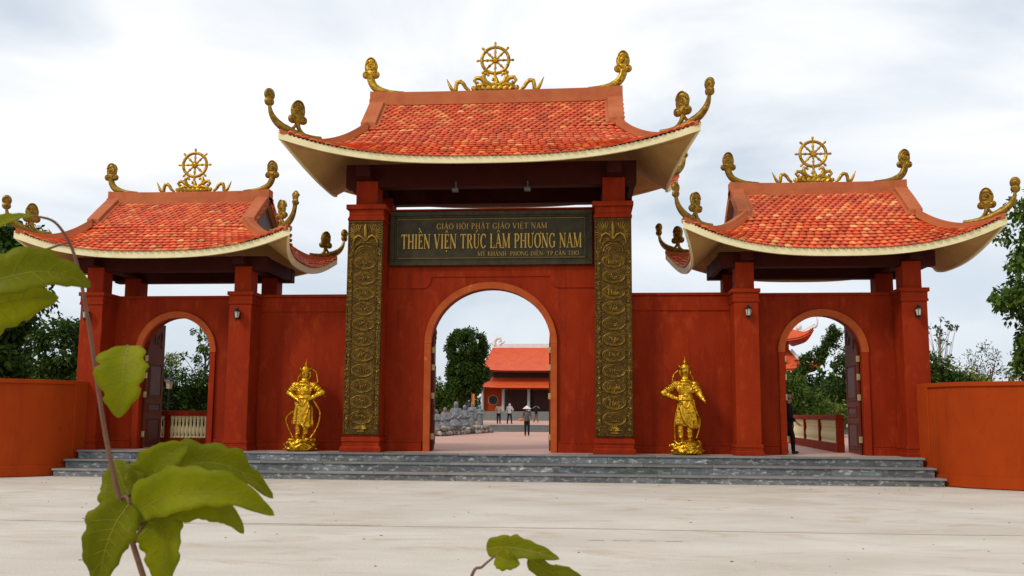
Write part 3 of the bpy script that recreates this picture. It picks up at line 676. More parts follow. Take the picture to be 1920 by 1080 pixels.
CUR = {'P': (.55, [[(.12, 0), (.16, .5), (.15, 1), (.38, .98), (.45, .78), (.32, .58), (.15, .55)]]), 'h': (.42, [[(.05, 0), (.08, .95)], [(.07, .3), (.2, .5), (.3, .4), (.32, .05), (.42, .05)]]),
 'ư': (.45, [[(.03, .5), (.05, .1), (.2, .03), (.3, .2), (.32, .5)], [(.32, .3), (.34, .05), (.45, .08)], [(.32, .5), (.42, .62)]]), 'ơ': (.42, [[(.2, .5), (.05, .35), (.08, .08), (.25, .03), (.34, .25), (.24, .48), (.42, .62)]]),
 'n': (.45, [[(.03, .48), (.08, .02)], [(.07, .3), (.22, .5), (.3, .35), (.32, .05), (.45, .08)]]), 'g': (.42, [[(.3, .45), (.12, .5), (.05, .25), (.15, .05), (.3, .2), (.32, .5), (.30, -.2), (.12, -.3), (.42, .05)]]),
 'N': (.6, [[(.06, 0), (.1, 1), (.42, .05), (.48, 1)]]), 'a': (.42, [[(.28, .45), (.12, .5), (.04, .22), (.15, .03), (.28, .2), (.3, .5), (.30, .1), (.42, .06)]]), 'm': (.6, [[(.03, .48), (.06, .02)], [(.06, .3), (.17, .5), (.24, .02)], [(.23, .3), (.36, .5), (.44, .05), (.58, .08)]]),
 'T': (.6, [[(.02, .85), (.2, 1), (.55, .95)], [(.3, .97), (.24, .0)]]), 'i': (.2, [[(.06, .48), (.08, .04), (.2, .08)]]), 'ề': (.38, [[(.05, .25), (.28, .32), (.18, .5), (.05, .3), (.1, .04), (.35, .1)], [(.08, .65), (.18, .78), (.28, .65)]]),
 'V': (.58, [[(.03, .9), (.12, 1), (.26, .02), (.5, 1)]]), 'ệ': (.38, [[(.05, .25), (.28, .32), (.18, .5), (.05, .3), (.1, .04), (.35, .1)], [(.08, .65), (.18, .78), (.28, .65)], [(.16, -.2), (.2, -.22)]]),
 'ạ': (.42, [[(.28, .45), (.12, .5), (.04, .22), (.15, .03), (.28, .2), (.3, .5), (.30, .1), (.42, .06)], [(.16, -.2), (.2, -.22)]]), 'D': (.6, [[(.12, .05), (.16, .95), (.42, .85), (.5, .5), (.35, .1), (.05, .03)]]), 'u': (.45, [[(.03, .5), (.05, .1), (.2, .03), (.3, .2), (.32, .5)], [(.32, .3), (.34, .05), (.45, .08)]]),
 'y': (.42, [[(.03, .5), (.08, .2), (.2, .15), (.3, .48)], [(.3, .48), (.22, -.1), (.05, -.28)]]), 'ê': (.38, [[(.05, .25), (.28, .32), (.18, .5), (.05, .3), (.1, .04), (.35, .1)], [(.08, .65), (.18, .78), (.28, .65)]]),
 'ă': (.42, [[(.28, .45), (.12, .5), (.04, .22), (.15, .03), (.28, .2), (.3, .5), (.30, .1), (.42, .06)], [(.08, .74), (.17, .62), (.28, .74)]]), 'L': (.55, [[(.16, 1), (.12, .05), (.5, .02)]]), 'ữ': (.45, [[(.03, .5), (.05, .1), (.2, .03), (.3, .2), (.32, .5)], [(.32, .3), (.34, .05), (.45, .08)], [(.05, .68), (.15, .76), (.25, .68), (.35, .78)]])}
def cursive(mb, word, cx, cz, wmax, h, y, r):
    if word == '~':
        n = 4; tot = 1.6; L_ = []
        for k in range(n):
            bx = k*.42; q = [(bx+.05+.15*random.random(), random.random()) for _ in range(5)]
            L_.append([(bx+random.uniform(-.02, .3), random.uniform(.0, 1.)) if i else (bx, random.random()) for i in range(4)])
            L_.append([(bx+.05, random.uniform(.2, .8)), (bx+.38, random.uniform(.2, .8))])
    else:
        x = 0; L_ = []
        for ch in word:
            wd, S = CUR[ch]; L_ += [[(x+a, b) for a, b in q] for q in S]; x += wd
        tot = x
    sx = min(wmax/tot, h*.95); z0 = cz-h*.42
    for q in L_:
        # smooth the pen line
        Q = [Vector((cx+(a-tot/2)*sx, y, z0+b*h)) for a, b in q]
        if len(Q) > 2:
            D = []
            for i in range(len(Q)-1):
                p0, p1, p2, p3 = Q[max(i-1, 0)], Q[i], Q[i+1], Q[min(i+2, len(Q)-1)]
                for t_ in (0, .33, .66): D.append(.5*((2*p1)+(p2-p0)*t_+(2*p0-5*p1+4*p2-p3)*t_**2+(3*p1-p0-3*p2+p3)*t_**3))
            Q = D+[Q[-1]]
        mb.tube(Q, r, 6)
def plaque(gate, xc, words, label):
    x0, x1, z0, z1 = xc-.505, xc+.505, 1.12, 7.10; yf = -.035
    p = build(MB().box(x0, x1, yf, -.001, z0, z1), 'column_plaque', M_bronze, gate, bevel=.01); p['label'] = label
    fr = MB()
    for a, b in ((x0+.012, x0+.05), (x1-.05, x1-.012)): fr.box(a, b, yf-.02, yf, z0+.02, z1-.02)
    fr.box(x0+.05, x1-.05, yf-.02, yf, z0+.02, z0+.06).box(x0+.05, x1-.05, yf-.02, yf, z1-.06, z1-.02)
    for a in (x0+.155, x1-.165): fr.box(a, a+.016, yf-.015, yf, z0+.30, 6.15)
    build(fr, 'frame', M_bronze, p, bevel=.006)
    for k in range(11):
        cz = 5.89-k*.429; mb = MB()
        mb.tube([Vector((xc+.305*cos(a)*(1+.0), yf-.004, cz+.172*sin(a))) for a in np.linspace(0, 2*pi, 33)], (.020), 6, cap=False)
        mb.tube([Vector((xc+.265*cos(a), yf-.002, cz+.14*sin(a))) for a in np.linspace(0, 2*pi, 29)], (.009), 5, cap=False)
        cursive(mb, words[k+1] if words else '~', xc, cz, .42, .17, yf-.008, .016 if words else .013)
        build(mb, 'medallion', M_bronzehi, p, smooth=60)
    sc = MB()      # scrolling leaf work down both borders
    for sg in (-1, 1):
        z = z0+.22; d = 1
        while z < 6.2:
            c = Vector((xc+sg*.415, yf-.003, z)); r_ = random.uniform(.045, .06)
            swirl(sc, c, Vector((d, 0, 0)), Vector((0, 1, 0)), r_, 1.15, .012, random.choice((-1, 1)), random.uniform(0, 6))
            for _ in range(2):
                a = random.uniform(0, 6.28); e = Vector((cos(a), 0, sin(a))); sc.tube([c+e*.02, c+e*.055+Vector((0, -.012, 0)), c+e*random.uniform(.075, .1)], [.010, .018, .004], 5)
            z += random.uniform(.12, .16); d = -d
    for z in (2.95, 2.2): 
        for sg in (-1, 1): sc.ell((xc+sg*.42, yf-.015, z+random.uniform(-.1, .1)), (.035, .03, .045), 8, 6)
    build(sc, 'scrollwork', M_bronzehi, p, smooth=60, kind='stuff')
    mb = MB(); c = Vector((xc, yf-.01, 1.27))      # lotus at the foot
    for k in range(9):
        a = radians(15+150*k/8); e = Vector((cos(a), 0, sin(a)*.85)); mb.tube([c, c+e*.09+Vector((0, -.02, 0)), c+e*.20], [.012, .026, .004], 6)
    mb.box(xc-.10, xc+.10, yf-.03, yf, 1.21, 1.25); build(mb, 'lotus', M_bronzehi, p, smooth=50)
    mb = MB(); c = Vector((xc, yf-.01, 6.58))      # flower, fans and arch at the head
    mb.tube([c+Vector((0, 0, z)) for z in (-.08, .0, .08, .2, .3, .38, .44)], [.02, .05, .06, .055, .06, .035, .008], 8)
    for sg in (-1, 1):
        mb.tube([c+Vector((sg*x, -.006, z)) for x, z in ((.02, -.06), (.1, .05), (.2, .10), (.30, .02), (.36, -.14), (.33, -.22))], [.02, .035, .04, .034, .026, .01], 7)
        mb.tube([c+Vector((sg*x, -.003, z)) for x, z in ((.02, -.12), (.14, -.10), (.26, -.18), (.34, -.34))], [.018, .028, .026, .01], 6)
        q = Vector((xc+sg*.22, yf-.006, 6.72))
        for k in range(10):
            a = radians(-40+150*k/9); e = Vector((sg*cos(a), 0, sin(a))); mb.tube([q+e*.08, q+e*.17+Vector((0, -.008, 0)), q+e*.27], [.010, .020, .006], 5)
    for r_, rr in ((.27, .022), (.20, .014), (.13, .012)): mb.tube([Vector((xc+r_*cos(a), yf-.004, 6.15+r_*.85*sin(a))) for a in np.linspace(.0, pi, 16)], rr, 6)
    build(mb, 'crest', M_bronzehi, p, smooth=60)
    return p
for sg in (-1, 1):
    a, b = sorted((sg*2.975, sg*3.935)); c = column(main, a, b, 0.0, 1.30, 7.12, 1.06, 7.57, .085)
    column(main, a, b, 1.85, 2.80, 7.12, 1.06, 7.57, .085)
    a, b = sorted((sg*3.18, sg*3.80))
    build(MB().box(a, b, .14, .74, 7.571, 8.30), 'post', M_wall, main, bevel=.012); build(MB().box(a, b, 2.06, 2.66, 7.571, 8.30), 'post', M_wall, main, bevel=.012)
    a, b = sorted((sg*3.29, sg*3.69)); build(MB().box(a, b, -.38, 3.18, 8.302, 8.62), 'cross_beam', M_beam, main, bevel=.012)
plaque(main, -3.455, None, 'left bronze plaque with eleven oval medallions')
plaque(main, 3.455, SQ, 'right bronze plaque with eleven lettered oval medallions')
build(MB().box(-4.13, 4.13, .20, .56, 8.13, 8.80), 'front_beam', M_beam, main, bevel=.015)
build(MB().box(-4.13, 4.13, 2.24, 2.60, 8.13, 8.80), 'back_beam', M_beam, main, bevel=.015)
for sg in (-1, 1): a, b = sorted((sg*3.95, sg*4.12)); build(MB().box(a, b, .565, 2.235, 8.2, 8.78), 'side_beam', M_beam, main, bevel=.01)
R_main = Roof(0.03, YR, 3.76, 5.10, 5.66, 2.50, 2.56, 1.20, 11.06, 9.84, 8.60, 9.15, 9.36)
make_roof(main, R_main, 25, 13, .215, .33, .92)
dharma_wheel(main, (0.02, YR, 12.33), .41, 11.37, 1.10)
sb = build(MB().box(-2.90, 2.90, .66, .748, 5.93, 7.50), 'sign_board', M_sign, main, bevel=.008)
sb['label'] = 'dark bronze sign board with raised gilt lettering'
fr = MB()
for i, (o_, wd, d) in enumerate(((0, .12, .06), (.125, .05, .03), (.185, .02, .045))):
    xa, xb, za, zb = -2.90+o_, 2.90-o_, 5.93+o_, 7.50-o_
    fr.box(xa, xb, .66-d, .659, zb-wd, zb).box(xa, xb, .66-d, .659, za, za+wd).box(xa, xa+wd, .661-d, .659, za+wd, zb-wd).box(xb-wd, xb, .661-d, .659, za+wd, zb-wd)
build(fr, 'frame', M_sign, sb, bevel=.006)
build(MB().box(-2.70, 2.70, .645, .6595, 6.135, 6.150).box(-2.70, 2.70, .645, .6595, 7.28, 7.295).box(-2.705, -2.69, .646, .6595, 6.15, 7.28).box(2.69, 2.705, .646, .6595, 6.15, 7.28), 'gilt_line', M_lettersmall, sb)
text_line('GIÁO HỘI PHẬT GIÁO VIỆT NAM', -1.56, 1.62, 6.985, .165, .658, .018, M_lettersmall, sb, False, 'inscription')
text_line('THIỀN VIỆN TRÚC LÂM PHƯƠNG NAM', -2.58, 2.60, 6.42, .42, .658, .028, M_letter, sb, True)
text_line('MỸ KHÁNH- PHONG ĐIỀN- TP.CẦN THƠ', -.36, 2.52, 6.20, .125, .658, .016, M_lettersmall, sb, False, 'inscription')

def door_leaf(gate, xh, sg, y0, wd, zs, b, zb=FZ+.03, swing=0.0):
    """one open leaf in the plane X = xh, hinged at y0; sg = +1 when its face looks to +X"""
    n = 9; ys = np.linspace(0, wd, n); top = [zs-.04+b*.97*sqrt(max(0, 1-((wd-y)/wd)**2)) for y in ys]
    mb = MB(); xa, xb = xh-.03, xh+.03; v = []
    for x in (xa, xb): v += [(x, y0, zb), (x, y0+wd, zb)]+[(x, y0+y, z) for y, z in zip(ys[::-1], top[::-1])]
    k = n+2; mb.add(v, [tuple(range(k)), tuple(range(2*k-1, k-1, -1))]+[(i, i+k, (i+1) % k+k, (i+1) % k) for i in range(k)])
    d = build(mb, 'door_leaf', M_wood, gate)
    hgt = zs+b-zb
    for f in (-1, 1):
        xf = xh+f*.03; P = MB(); F_ = MB(); K = MB()
        def bx(m, ya, yb, za, zb_, t0, t1):
            a, c = sorted((xf+f*t0, xf+f*t1)); m.box(a, c, y0+ya, y0+yb, za, zb_)
        for za, zz in ((zb+.12, zb+.85), (zb+1.0, zb+1.30), (zb+1.45, zb+2.45)):
            bx(F_, .12, wd-.12, za, za+.035, .0, .022); bx(F_, .12, wd-.12, zz-.035, zz, .0, .022); bx(F_, .12, .155, za+.036, zz-.036, .0, .021); bx(F_, wd-.155, wd-.12, za+.036, zz-.036, .0, .021)
            P = MB(); bx(P, .20, wd-.20, za+.08, zz-.08, .0, .014); build(P, 'door_panel', M_wooddark, d, bevel=.008)
        # carved sprays in the upper panel
        for q in range(7):
            yy = .18+random.uniform(0, wd-.36); z_ = zb+2.62+random.uniform(0, .5)+yy*.35; a = random.uniform(.9, 2.1)
            K.tube([Vector((xf+f*.006, y0+yy, z_)), Vector((xf+f*.015, y0+yy+.06*cos(a), z_+.1)), Vector((xf+f*.006, y0+yy+.12*cos(a), z_+.24))], [.012, .03, .006], 6)
        build(F_, 'panel_frame', M_wood, d, bevel=.006); pass; build(K, 'carving', M_wooddark, d, smooth=60, kind='stuff')
    for z in (zb+.3, zb+1.45, zs-.25, zs-.75):
        a = xh-.052 if sg > 0 else xh-.048; build(MB().box(xh-.045, xh+.045, y0-.028, y0-.001, z, z+.17), 'hinge', M_brass, d, bevel=.004)
    if swing:      # opened a little past square: turn the leaf and its pieces about the hinge line
        for ob in [d]+list(d.children):
            off = wpos(d) if ob is d else wpos(ob)
            for v_ in ob.data.vertices: v_.co.x -= sg*swing*(v_.co.y+off.y-y0)
    return d
door_leaf(main, -1.655, 1, 1.0, 1.62, 3.70, 1.54, swing=.145); door_leaf(main, 1.695, -1, 1.0, 1.62, 3.70, 1.54, swing=.145)

# ------------------------------------------------------------------ side gates
def side_gate(sg, label, R, wheel_x):
    g_ = thing('side_gate', label, 'gate', (sg*9.2, YR, FZ), 'side gates')
    xc = sg*9.18; a, b = sorted((sg*7.28, sg*11.12))
    w_ = MB(); arch_wall(w_, xc, 1.05, 3.45, 1.03, a, b, FZ, 5.02, .75, 1.15); wl = build(w_, 'wall', M_wall, g_)
    build(MB().box(a+.01, b-.01, .70, 1.2, 5.021, 5.10), 'wall_coping', M_wall, wl, bevel=.01)
    for s2 in (-1, 1):
        p, q = sorted((xc+s2*1.235, (b if s2 > 0 else a)-s2*.02)); build(MB().box(p, q, .70, .749, FZ, .88).box(p, q, .715, .749, .885, .95), 'plinth', M_wall, wl, bevel=.008)
    t_ = MB(); arch_trim(t_, xc, 1.05, 3.45, 1.03, FZ, .16, .67, .80, 'arc'); build(t_, 'arch_trim', M_trim, wl, smooth=35)
    for s2 in (-1, 1): t_ = MB(); arch_trim(t_, xc, 1.05, 3.45, 1.03, FZ, .15, .68, .80, leg=s2); build(t_, 'arch_jamb', M_wall, wl, bevel=.01)
    for (p, q) in ((6.685, 7.33), (11.065, 11.72)):
        p, q = sorted((sg*p, sg*q)); column(g_, p, q, 0.0, 1.20, 4.76, .95, 5.12, .055); column(g_, p, q, 2.05, 2.75, 4.76, .95, 5.12, .055)
        m_ = (p+q)/2; build(MB().box(m_-.245, m_+.245, .10, .60, 5.121, 5.86), 'post', M_wall, g_, bevel=.012); build(MB().box(m_-.245, m_+.245, 2.15, 2.65, 5.121, 5.86), 'post', M_wall, g_, bevel=.012)
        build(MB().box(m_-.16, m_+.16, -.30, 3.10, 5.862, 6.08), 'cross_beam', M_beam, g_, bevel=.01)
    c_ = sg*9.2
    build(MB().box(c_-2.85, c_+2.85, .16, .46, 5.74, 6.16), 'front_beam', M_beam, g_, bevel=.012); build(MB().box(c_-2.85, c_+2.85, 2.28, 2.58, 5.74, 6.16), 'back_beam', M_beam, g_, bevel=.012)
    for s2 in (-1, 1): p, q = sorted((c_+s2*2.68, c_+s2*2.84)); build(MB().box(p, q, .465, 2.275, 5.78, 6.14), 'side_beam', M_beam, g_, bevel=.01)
    make_roof(g_, R, 21, 11, .20, .30, .76, keep=300, rakew=.36)
    dharma_wheel(g_, (wheel_x, YR, 9.25), .37, 8.40, .88)
    door_leaf(g_, xc-.985, 1, .95, 1.0, 3.45, .98); door_leaf(g_, xc+.985, -1, .95, 1.0, 3.45, .98)
    return g_
R_left = Roof(-9.30, YR, 2.50, 3.55, 3.93, 2.2, 2.28, 1.20, 8.12, 7.10, 6.15, 6.57, 6.74)
R_right = Roof(9.34, YR, 2.44, 3.65, 4.06, 2.2, 2.28, 1.20, 8.12, 7.10, 6.05, 6.59, 6.82)
side_gate(-1, 'smaller red side gate with tiled roof at left, nearest the dark trees', R_left, -9.20)
side_gate(1, 'smaller red side gate with tiled roof at right, where a person in black walks through', R_right, 9.28)

# ------------------------------------------------------------------ connecting and boundary walls
for sg, lb in ((-1, 'red wall joining the left side gate to the main gate, behind a gold statue'), (1, 'red wall joining the main gate to the right side gate, behind a gold statue')):
    a, b = sorted((sg*3.90, sg*6.72)); W_ = thing('connecting_wall', lb, 'wall', ((a+b)/2, .9, FZ), 'connecting walls')
    build(MB().box(a, b, .75, 1.05, FZ, 5.04), 'wall_body', M_wall, W_)
    build(MB().box(a, b, .718, .7495, 4.62, 5.03), 'frieze', M_wall, W_, bevel=.008); build(MB().box(a-.02, b+.02, .68, 1.12, 5.041, 5.12), 'coping', M_wall, W_, bevel=.01)
    build(MB().box(a, b, .70, .7492, FZ, .88).box(a, b, .715, .7493, .885, .95), 'plinth', M_wall, W_, bevel=.008)
def low_wall(sg, label):
    W_ = thing('boundary_wall', label, 'wall', (sg*11.4, -.1, 0), 'boundary walls')
    path = [(11.37, .0), (11.40, -.25), (11.435, -.5), (11.50, -.85), (11.60, -1.18), (11.85, -1.55), (12.25, -1.83), (12.83, -2.157), (14.4, -3.12), (16.5, -4.42), (20, -6.6)]
    def run(k0, k1, off, w_):      # off = how far the visible face stands in front of the wall face
        P = [Vector((x, y, 0)) for x, y in path]; out_ = []
        for i in range(k0, k1+1):
            t_ = (P[min(i+1, len(P)-1)]-P[max(i-1, 0)]).normalized(); f_ = Vector((t_.y, -t_.x, 0)); q = P[i]+f_*(off-w_/2); out_.append(Vector((sg*q.x, q.y, 0)))
        return out_
    H = 2.56; up = Vector((0, 0, 1)); n_ = len(path)-1
    build(MB().sweep(run(2, n_, 0, .12), .12, H-.03), 'wall_body', M_low, W_, smooth=30)
    build(MB().sweep(run(0, 2, .035, .22), .22, H-.004), 'end_pillar', M_low, W_, smooth=30, bevel=.012)
    build(MB().sweep([p+up*(H-.11) for p in run(2, n_, .05, .22)], .22, .11), 'coping', M_low, W_, smooth=30, bevel=.01)
    build(MB().sweep([p+up*.02 for p in run(2, n_, .035, .034)], .034, .27), 'plinth', M_low, W_, smooth=30, bevel=.008)
low_wall(-1, 'low rust red boundary wall at the left edge, below dark trees'); low_wall(1, 'low bright orange boundary wall at the right edge')

# ------------------------------------------------------------------ lamps
def lantern(x, z, label):
    L_ = thing('wall_lantern', label, 'lantern', (x, -.055, z), 'lanterns on the gate columns')
    y = -.055-.12; c = (x, y, z)
    build(MB().box(x-.035, x+.035, -.075, -.001, z-.12, z+.10).tube([Vector((x, -.06, z+.06)), Vector((x, -.10, z+.18)), Vector((x, y, z+.20)), Vector((x, y, z+.14))], .012, 6), 'bracket', M_black, L_, smooth=50)
    build(MB().lathe([(.055, -.10), (.085, .07)], c, 6), 'lamp_glass', M_glass, L_)
    fr_ = MB()
    for k in range(6): a = 2*pi*k/6; fr_.tube([Vector((x+.057*cos(a), y+.057*sin(a), z-.11)), Vector((x+.088*cos(a), y+.088*sin(a), z+.075))], .008, 5)
    build(fr_, 'lamp_frame', M_black, L_)
    build(MB().lathe([(.11, .07), (.10, .085), (.05, .14), (.02, .16), (.025, .18), (.004, .21)], c, 8), 'cap', M_black, L_, smooth=50)
    build(MB().lathe([(.004, -.20), (.02, -.17), (.03, -.14), (.065, -.115), (.06, -.10)], c, 8), 'finial', M_black, L_, smooth=50)
lantern(-11.47, 4.46, 'black wall lantern on the outermost left column, behind the plant stem'); lantern(-7.03, 4.45, 'black wall lantern on the column right of the left archway')
lantern(7.03, 4.47, 'black wall lantern on the column left of the right archway'); lantern(11.42, 4.46, 'black wall lantern on the outermost right column')
for x, lb in ((-.95, 'small grey floodlight under the main roof beam, left one'), (1.09, 'small grey floodlight under the main roof beam, right one')):
    f_ = thing('floodlight', lb, 'floodlight', (x, .1, 8.13), 'floodlights under the main roof')
    build(MB().box(x-.09, x+.09, .02, .16, 7.93, 8.03), 'lamp_head', M_grey, f_, bevel=.015); build(MB().box(x-.015, x+.015, .198, .215, 7.96, 8.25).box(x-.07, x-.055, .03, .198, 8.03, 8.05).box(x+.055, x+.07, .03, .198, 8.03, 8.05).box(x-.07, x+.07, .18, .198, 8.03, 8.06), 'bracket', M_grey, f_)
# ------------------------------------------------------------------ gold guardian statues
def oval(c, rx, ry, n=20, tilt=0.0): return [Vector((c[0]+rx*cos(a), c[1]+ry*sin(a), c[2]+tilt*cos(a))) for a in np.linspace(0, 2*pi, n)]
def statue(x, y, label, K):
    S = thing('guardian_statue', label, 'statue', (x, y, FZ), 'gold guardian statues')
    rnd = random.Random(K['seed']); f = MB(); V3 = Vector
    hx, hz = K['head']; sz = K['shoulder']; bz = 1.47; cx = hx*.5
    # head, face and helmet
    main_f = f; f = MB()
    f.ell((hx, -.02, hz), (.108, .115, .145)); f.ell((hx, .015, hz+.05), (.135, .135, .135)); f.ell((hx, .03, hz-.04), (.145, .10, .14))
    f.ell((hx, -.128, hz-.005), (.020, .036, .036), 8, 6); f.ell((hx, -.105, hz-.062), (.035, .02, .012), 8, 6)
    for s in (-1, 1): f.ell((hx+s*.04, -.105, hz+.022), (.022, .014, .010), 8, 6); f.ell((hx+s*.042, -.103, hz+.045), (.03, .02, .009), 8, 6); f.ell((hx+s*.122, .0, hz), (.02, .05, .09), 8, 6)
    f.tube(oval((hx, .01, hz+.085), .128, .135, 22), .020, 6); f.lathe([(.115, 0), (.10, .05), (.06, .10), (.03, .125), (.035, .15), (.012, .19), (.008, .27)], (hx, .01, hz+.10), 12)
    for s in (-1, 1): f.cap((hx+s*.10, -.04, hz+.10), (hx+s*.15, .0, hz+.17), .02, .006)
    main_f.add([((p[0]-hx)*1.2+hx, p[1]*1.2, (p[2]-hz)*1.14+hz) for p in f.v], f.f); f = main_f
    f.cap((hx, 0, hz-.10), (cx, .0, sz), .10, .15)
    # torso and armour
    f.cap((cx-.13, .01, sz-.06), (cx+.13, .01, sz-.06), .115, .115); f.ell((cx, -.01, sz-.19), (.265, .175, .23)); f.ell((cx, 0, bz+.04), (.235, .16, .18))
    f.tube(oval((cx, -.01, sz+.035), .15, .135, 20), .048, 6); f.tube(oval((cx, -.02, sz-.05), .20, .145, 22), .028, 6)
    for s in (-1, 1):
        f.ell((cx+s*.095, -.125, sz-.16), (.08, .035, .075)); f.tube([V3((cx+s*(.095+.06*cos(a)), -.165, sz-.16+.055*sin(a))) for a in np.linspace(0, 2*pi, 14)], .011, 5)
        f.ell((cx+s*.095, -.165, sz-.16), .018, 8, 6)
        f.tube([V3((cx+s*.17, -.09, sz+.0)), V3((cx+s*.10, -.155, sz-.08)), V3((cx, -.165, sz-.20))], .014, 5)
    f.tube([V3((cx, -.16, sz-.2)), V3((cx, -.165, bz+.06))], .014, 5); f.ell((cx, -.15, bz+.115), (.055, .03, .045)); f.tube(oval((cx, -.0, bz+.17), .20, .15, 20), .013, 5)
    f.tube(oval((cx, 0, bz), .215, .16, 22), .032, 6); f.ell((cx, -.16, bz), (.055, .025, .042)); f.tube(oval((cx, 0, bz-.06), .215, .16, 22), .018, 6)
    f.ell((cx-.02, -.14, bz-.15), (.11, .06, .11)); f.tube([V3((cx-.11, -.17, bz-.07)), V3((cx-.05, -.205, bz-.19)), V3((cx, -.21, bz-.23)), V3((cx+.06, -.205, bz-.19)), V3((cx+.10, -.17, bz-.07))], .014, 5)
    # arms: shoulder, elbow, hand
    for s, (el, hd) in ((-1, K['armL']), (1, K['armR'])):
        sh = V3((cx+s*.235, .01, sz-.05)); el = V3(el); hd = V3(hd)
        f.cap(sh, el, .115, .10); f.cap(el, hd, .085, .052)
        f.ell(sh+V3((s*.02, 0, .0)), (.145, .125, .115)); d = (el-sh)
        for t, r in ((.20, .155), (.45, .150), (.70, .145)): f.ell(sh+d*t, (r, r*.95, .055), 12, 8, d.to_track_quat('Z', 'Y').to_matrix())
        for t in (.2, .42, .64): f.ell(el.lerp(hd, t), .088-.02*t, 10, 8)
        f.cap(el+V3((s*.0, .03, .03)), el+V3((s*.05, .05, -.10)), .075, .03)
        # sleeve flare and hand with fingers
        f.ell(hd, (.045, .04, .045), 10, 8); dd = (hd-el).normalized()
        for q in range(4): f.cap(hd+V3((0, -.02, .03-.02*q)), hd+dd*.06+V3((0, -.035, .03-.021*q)), .012, .010, 6)
        f.cap(hd+V3((0, -.03, .035)), hd+dd*.03+V3((0, -.055, .055)), .012, .010, 6)
    # skirt with hanging folds
    prof = [(bz-.04, .225, .165), (bz-.2, .265, .19), (bz-.42, .285, .20), (K['hemL'], .30, .21)]
    v = []; n = 40
    for z, rx, ry in prof:
        for k in range(n):
            a = 2*pi*k/n; fold = 1+.09*sin(a*11+K['seed'])*(bz-z)/.7
            zz = z
            if z == K['hemL']: zz = z+(K['hemR']-K['hemL'])*(.5+.5*cos(a))
            v.append((cx+K['skx']*(bz-z)+rx*fold*cos(a), ry*fold*sin(a), zz))
    fc = [(i*n+k, i*n+(k+1) % n, (i+1)*n+(k+1) % n, (i+1)*n+k) for i in range(3) for k in range(n)]+[tuple(range(n)), tuple(3*n+k for k in range(n))[::-1]]
    f.add(v, fc)
    if K['scales']:
        for i in range(9): z = bz-.14-.062*i; f.tube([V3((cx-.23+.0*i+q*.036*1.0, -.09-.035*sin(q*.45)-.06*(i/9), z-.02*sin(q*1.6))) for q in range(8)], .018, 5)
        f.tube([V3((cx+.17, -.12, bz-.1)), V3((cx+.06, -.20, bz-.4)), V3((cx-.04, -.20, bz-.72))], .022, 6)
        for i in range(4): f.tube([V3((cx+.20-.03*i, -.12, bz-.2-.1*i)), V3((cx+.16-.03*i, -.19, bz-.4-.08*i)), V3((cx+.10-.02*i, -.21, bz-.66-.04*i))], .024, 5)
        f.tube([V3((cx-.03, -.19, K['hemR']+.10)), V3((cx+.08, -.22, K['hemR']+.01)), V3((cx+.20, -.16, K['hemR']+.0)), V3((cx+.26, -.05, K['hemR']+.05))], .024, 6)
    else:
        for i in range(6): f.tube([V3((cx-.14+.055*i, -.165, bz-.12)), V3((cx-.08+.06*i, -.20, bz-.36)), V3((cx+.04+.045*i, -.18, bz-.60+.01*i))], .026, 5)
        f.tube([V3((cx-.14, -.16, bz-.2)), V3((cx-.10, -.21, bz-.45)), V3((cx-.01, -.22, bz-.62)), V3((cx+.12, -.21, K['hemR']+.03)), V3((cx+.27, -.08, K['hemR']+.03))], .048, 6)
        for i in range(4): f.tube([V3((cx-.22+.03*i, -.12, bz-.3)), V3((cx-.22+.035*i, -.17, K['hemL']+.02))], .024, 5)
    # legs and boots
    for lx, top, yb in ((K['legL'], K['hemL']+.1, -.05), (K['legR'], K['hemR']+.1, -.05)):
        f.cap((lx, 0, top), (lx, -.01, .48), .105, .085); f.tube(oval((lx, 0, .62), .088, .088, 14), .018, 5); f.tube(oval((lx, 0, .69), .088, .088, 14), .014, 5)
        f.ell((lx, -.07, .43), (.07, .13, .055)); f.cap((lx, -.17, .425), (lx, -.205, .455), .035, .02)
    # rock and cloud base
    bx = K['basex']; f.lathe([(.33, .0), (.40, .03), (.42, .12), (.39, .24), (.33, .34), (.2, .40)], (bx, 0, 0), 22)
    for k in range(26):
        a = rnd.uniform(0, 2*pi); z = rnd.uniform(.06, .34); r = .40-.10*z; c = V3((bx+r*cos(a), r*sin(a)*.95, z)); f.ell(c, (rnd.uniform(.06, .11), rnd.uniform(.05, .09), rnd.uniform(.04, .08)), 10, 7)
    for k in range(9):
        a0 = rnd.uniform(pi*1.05, pi*1.95); z = rnd.uniform(.08, .34); f.tube([V3((bx+(.43-.08*z)*cos(a0+.16*q), (.43-.08*z)*sin(a0+.16*q), z+.05*sin(q*1.1+k))) for q in range(6)], [.012, .03, .034, .032, .025, .008], 6)
    # ribbons
    for P, r in K['ribbons']:
        Q = [V3(p) for p in P]; D = []
        for i in range(len(Q)-1):
            p0, p1, p2, p3 = Q[max(i-1, 0)], Q[i], Q[i+1], Q[min(i+2, len(Q)-1)]
            for t in (0, .25, .5, .75): D.append(.5*((2*p1)+(p2-p0)*t+(2*p0-5*p1+4*p2-p3)*t**2+(3*p1-p0-3*p2+p3)*t**3))
        f.tube(D+[Q[-1]], [(r*1.9, r*1.15)]*(len(D)+1), 8, flat=(0, 1, 0))
    o = remesh(f, 'figure', M_gold, S, .0115, 1)
    return S
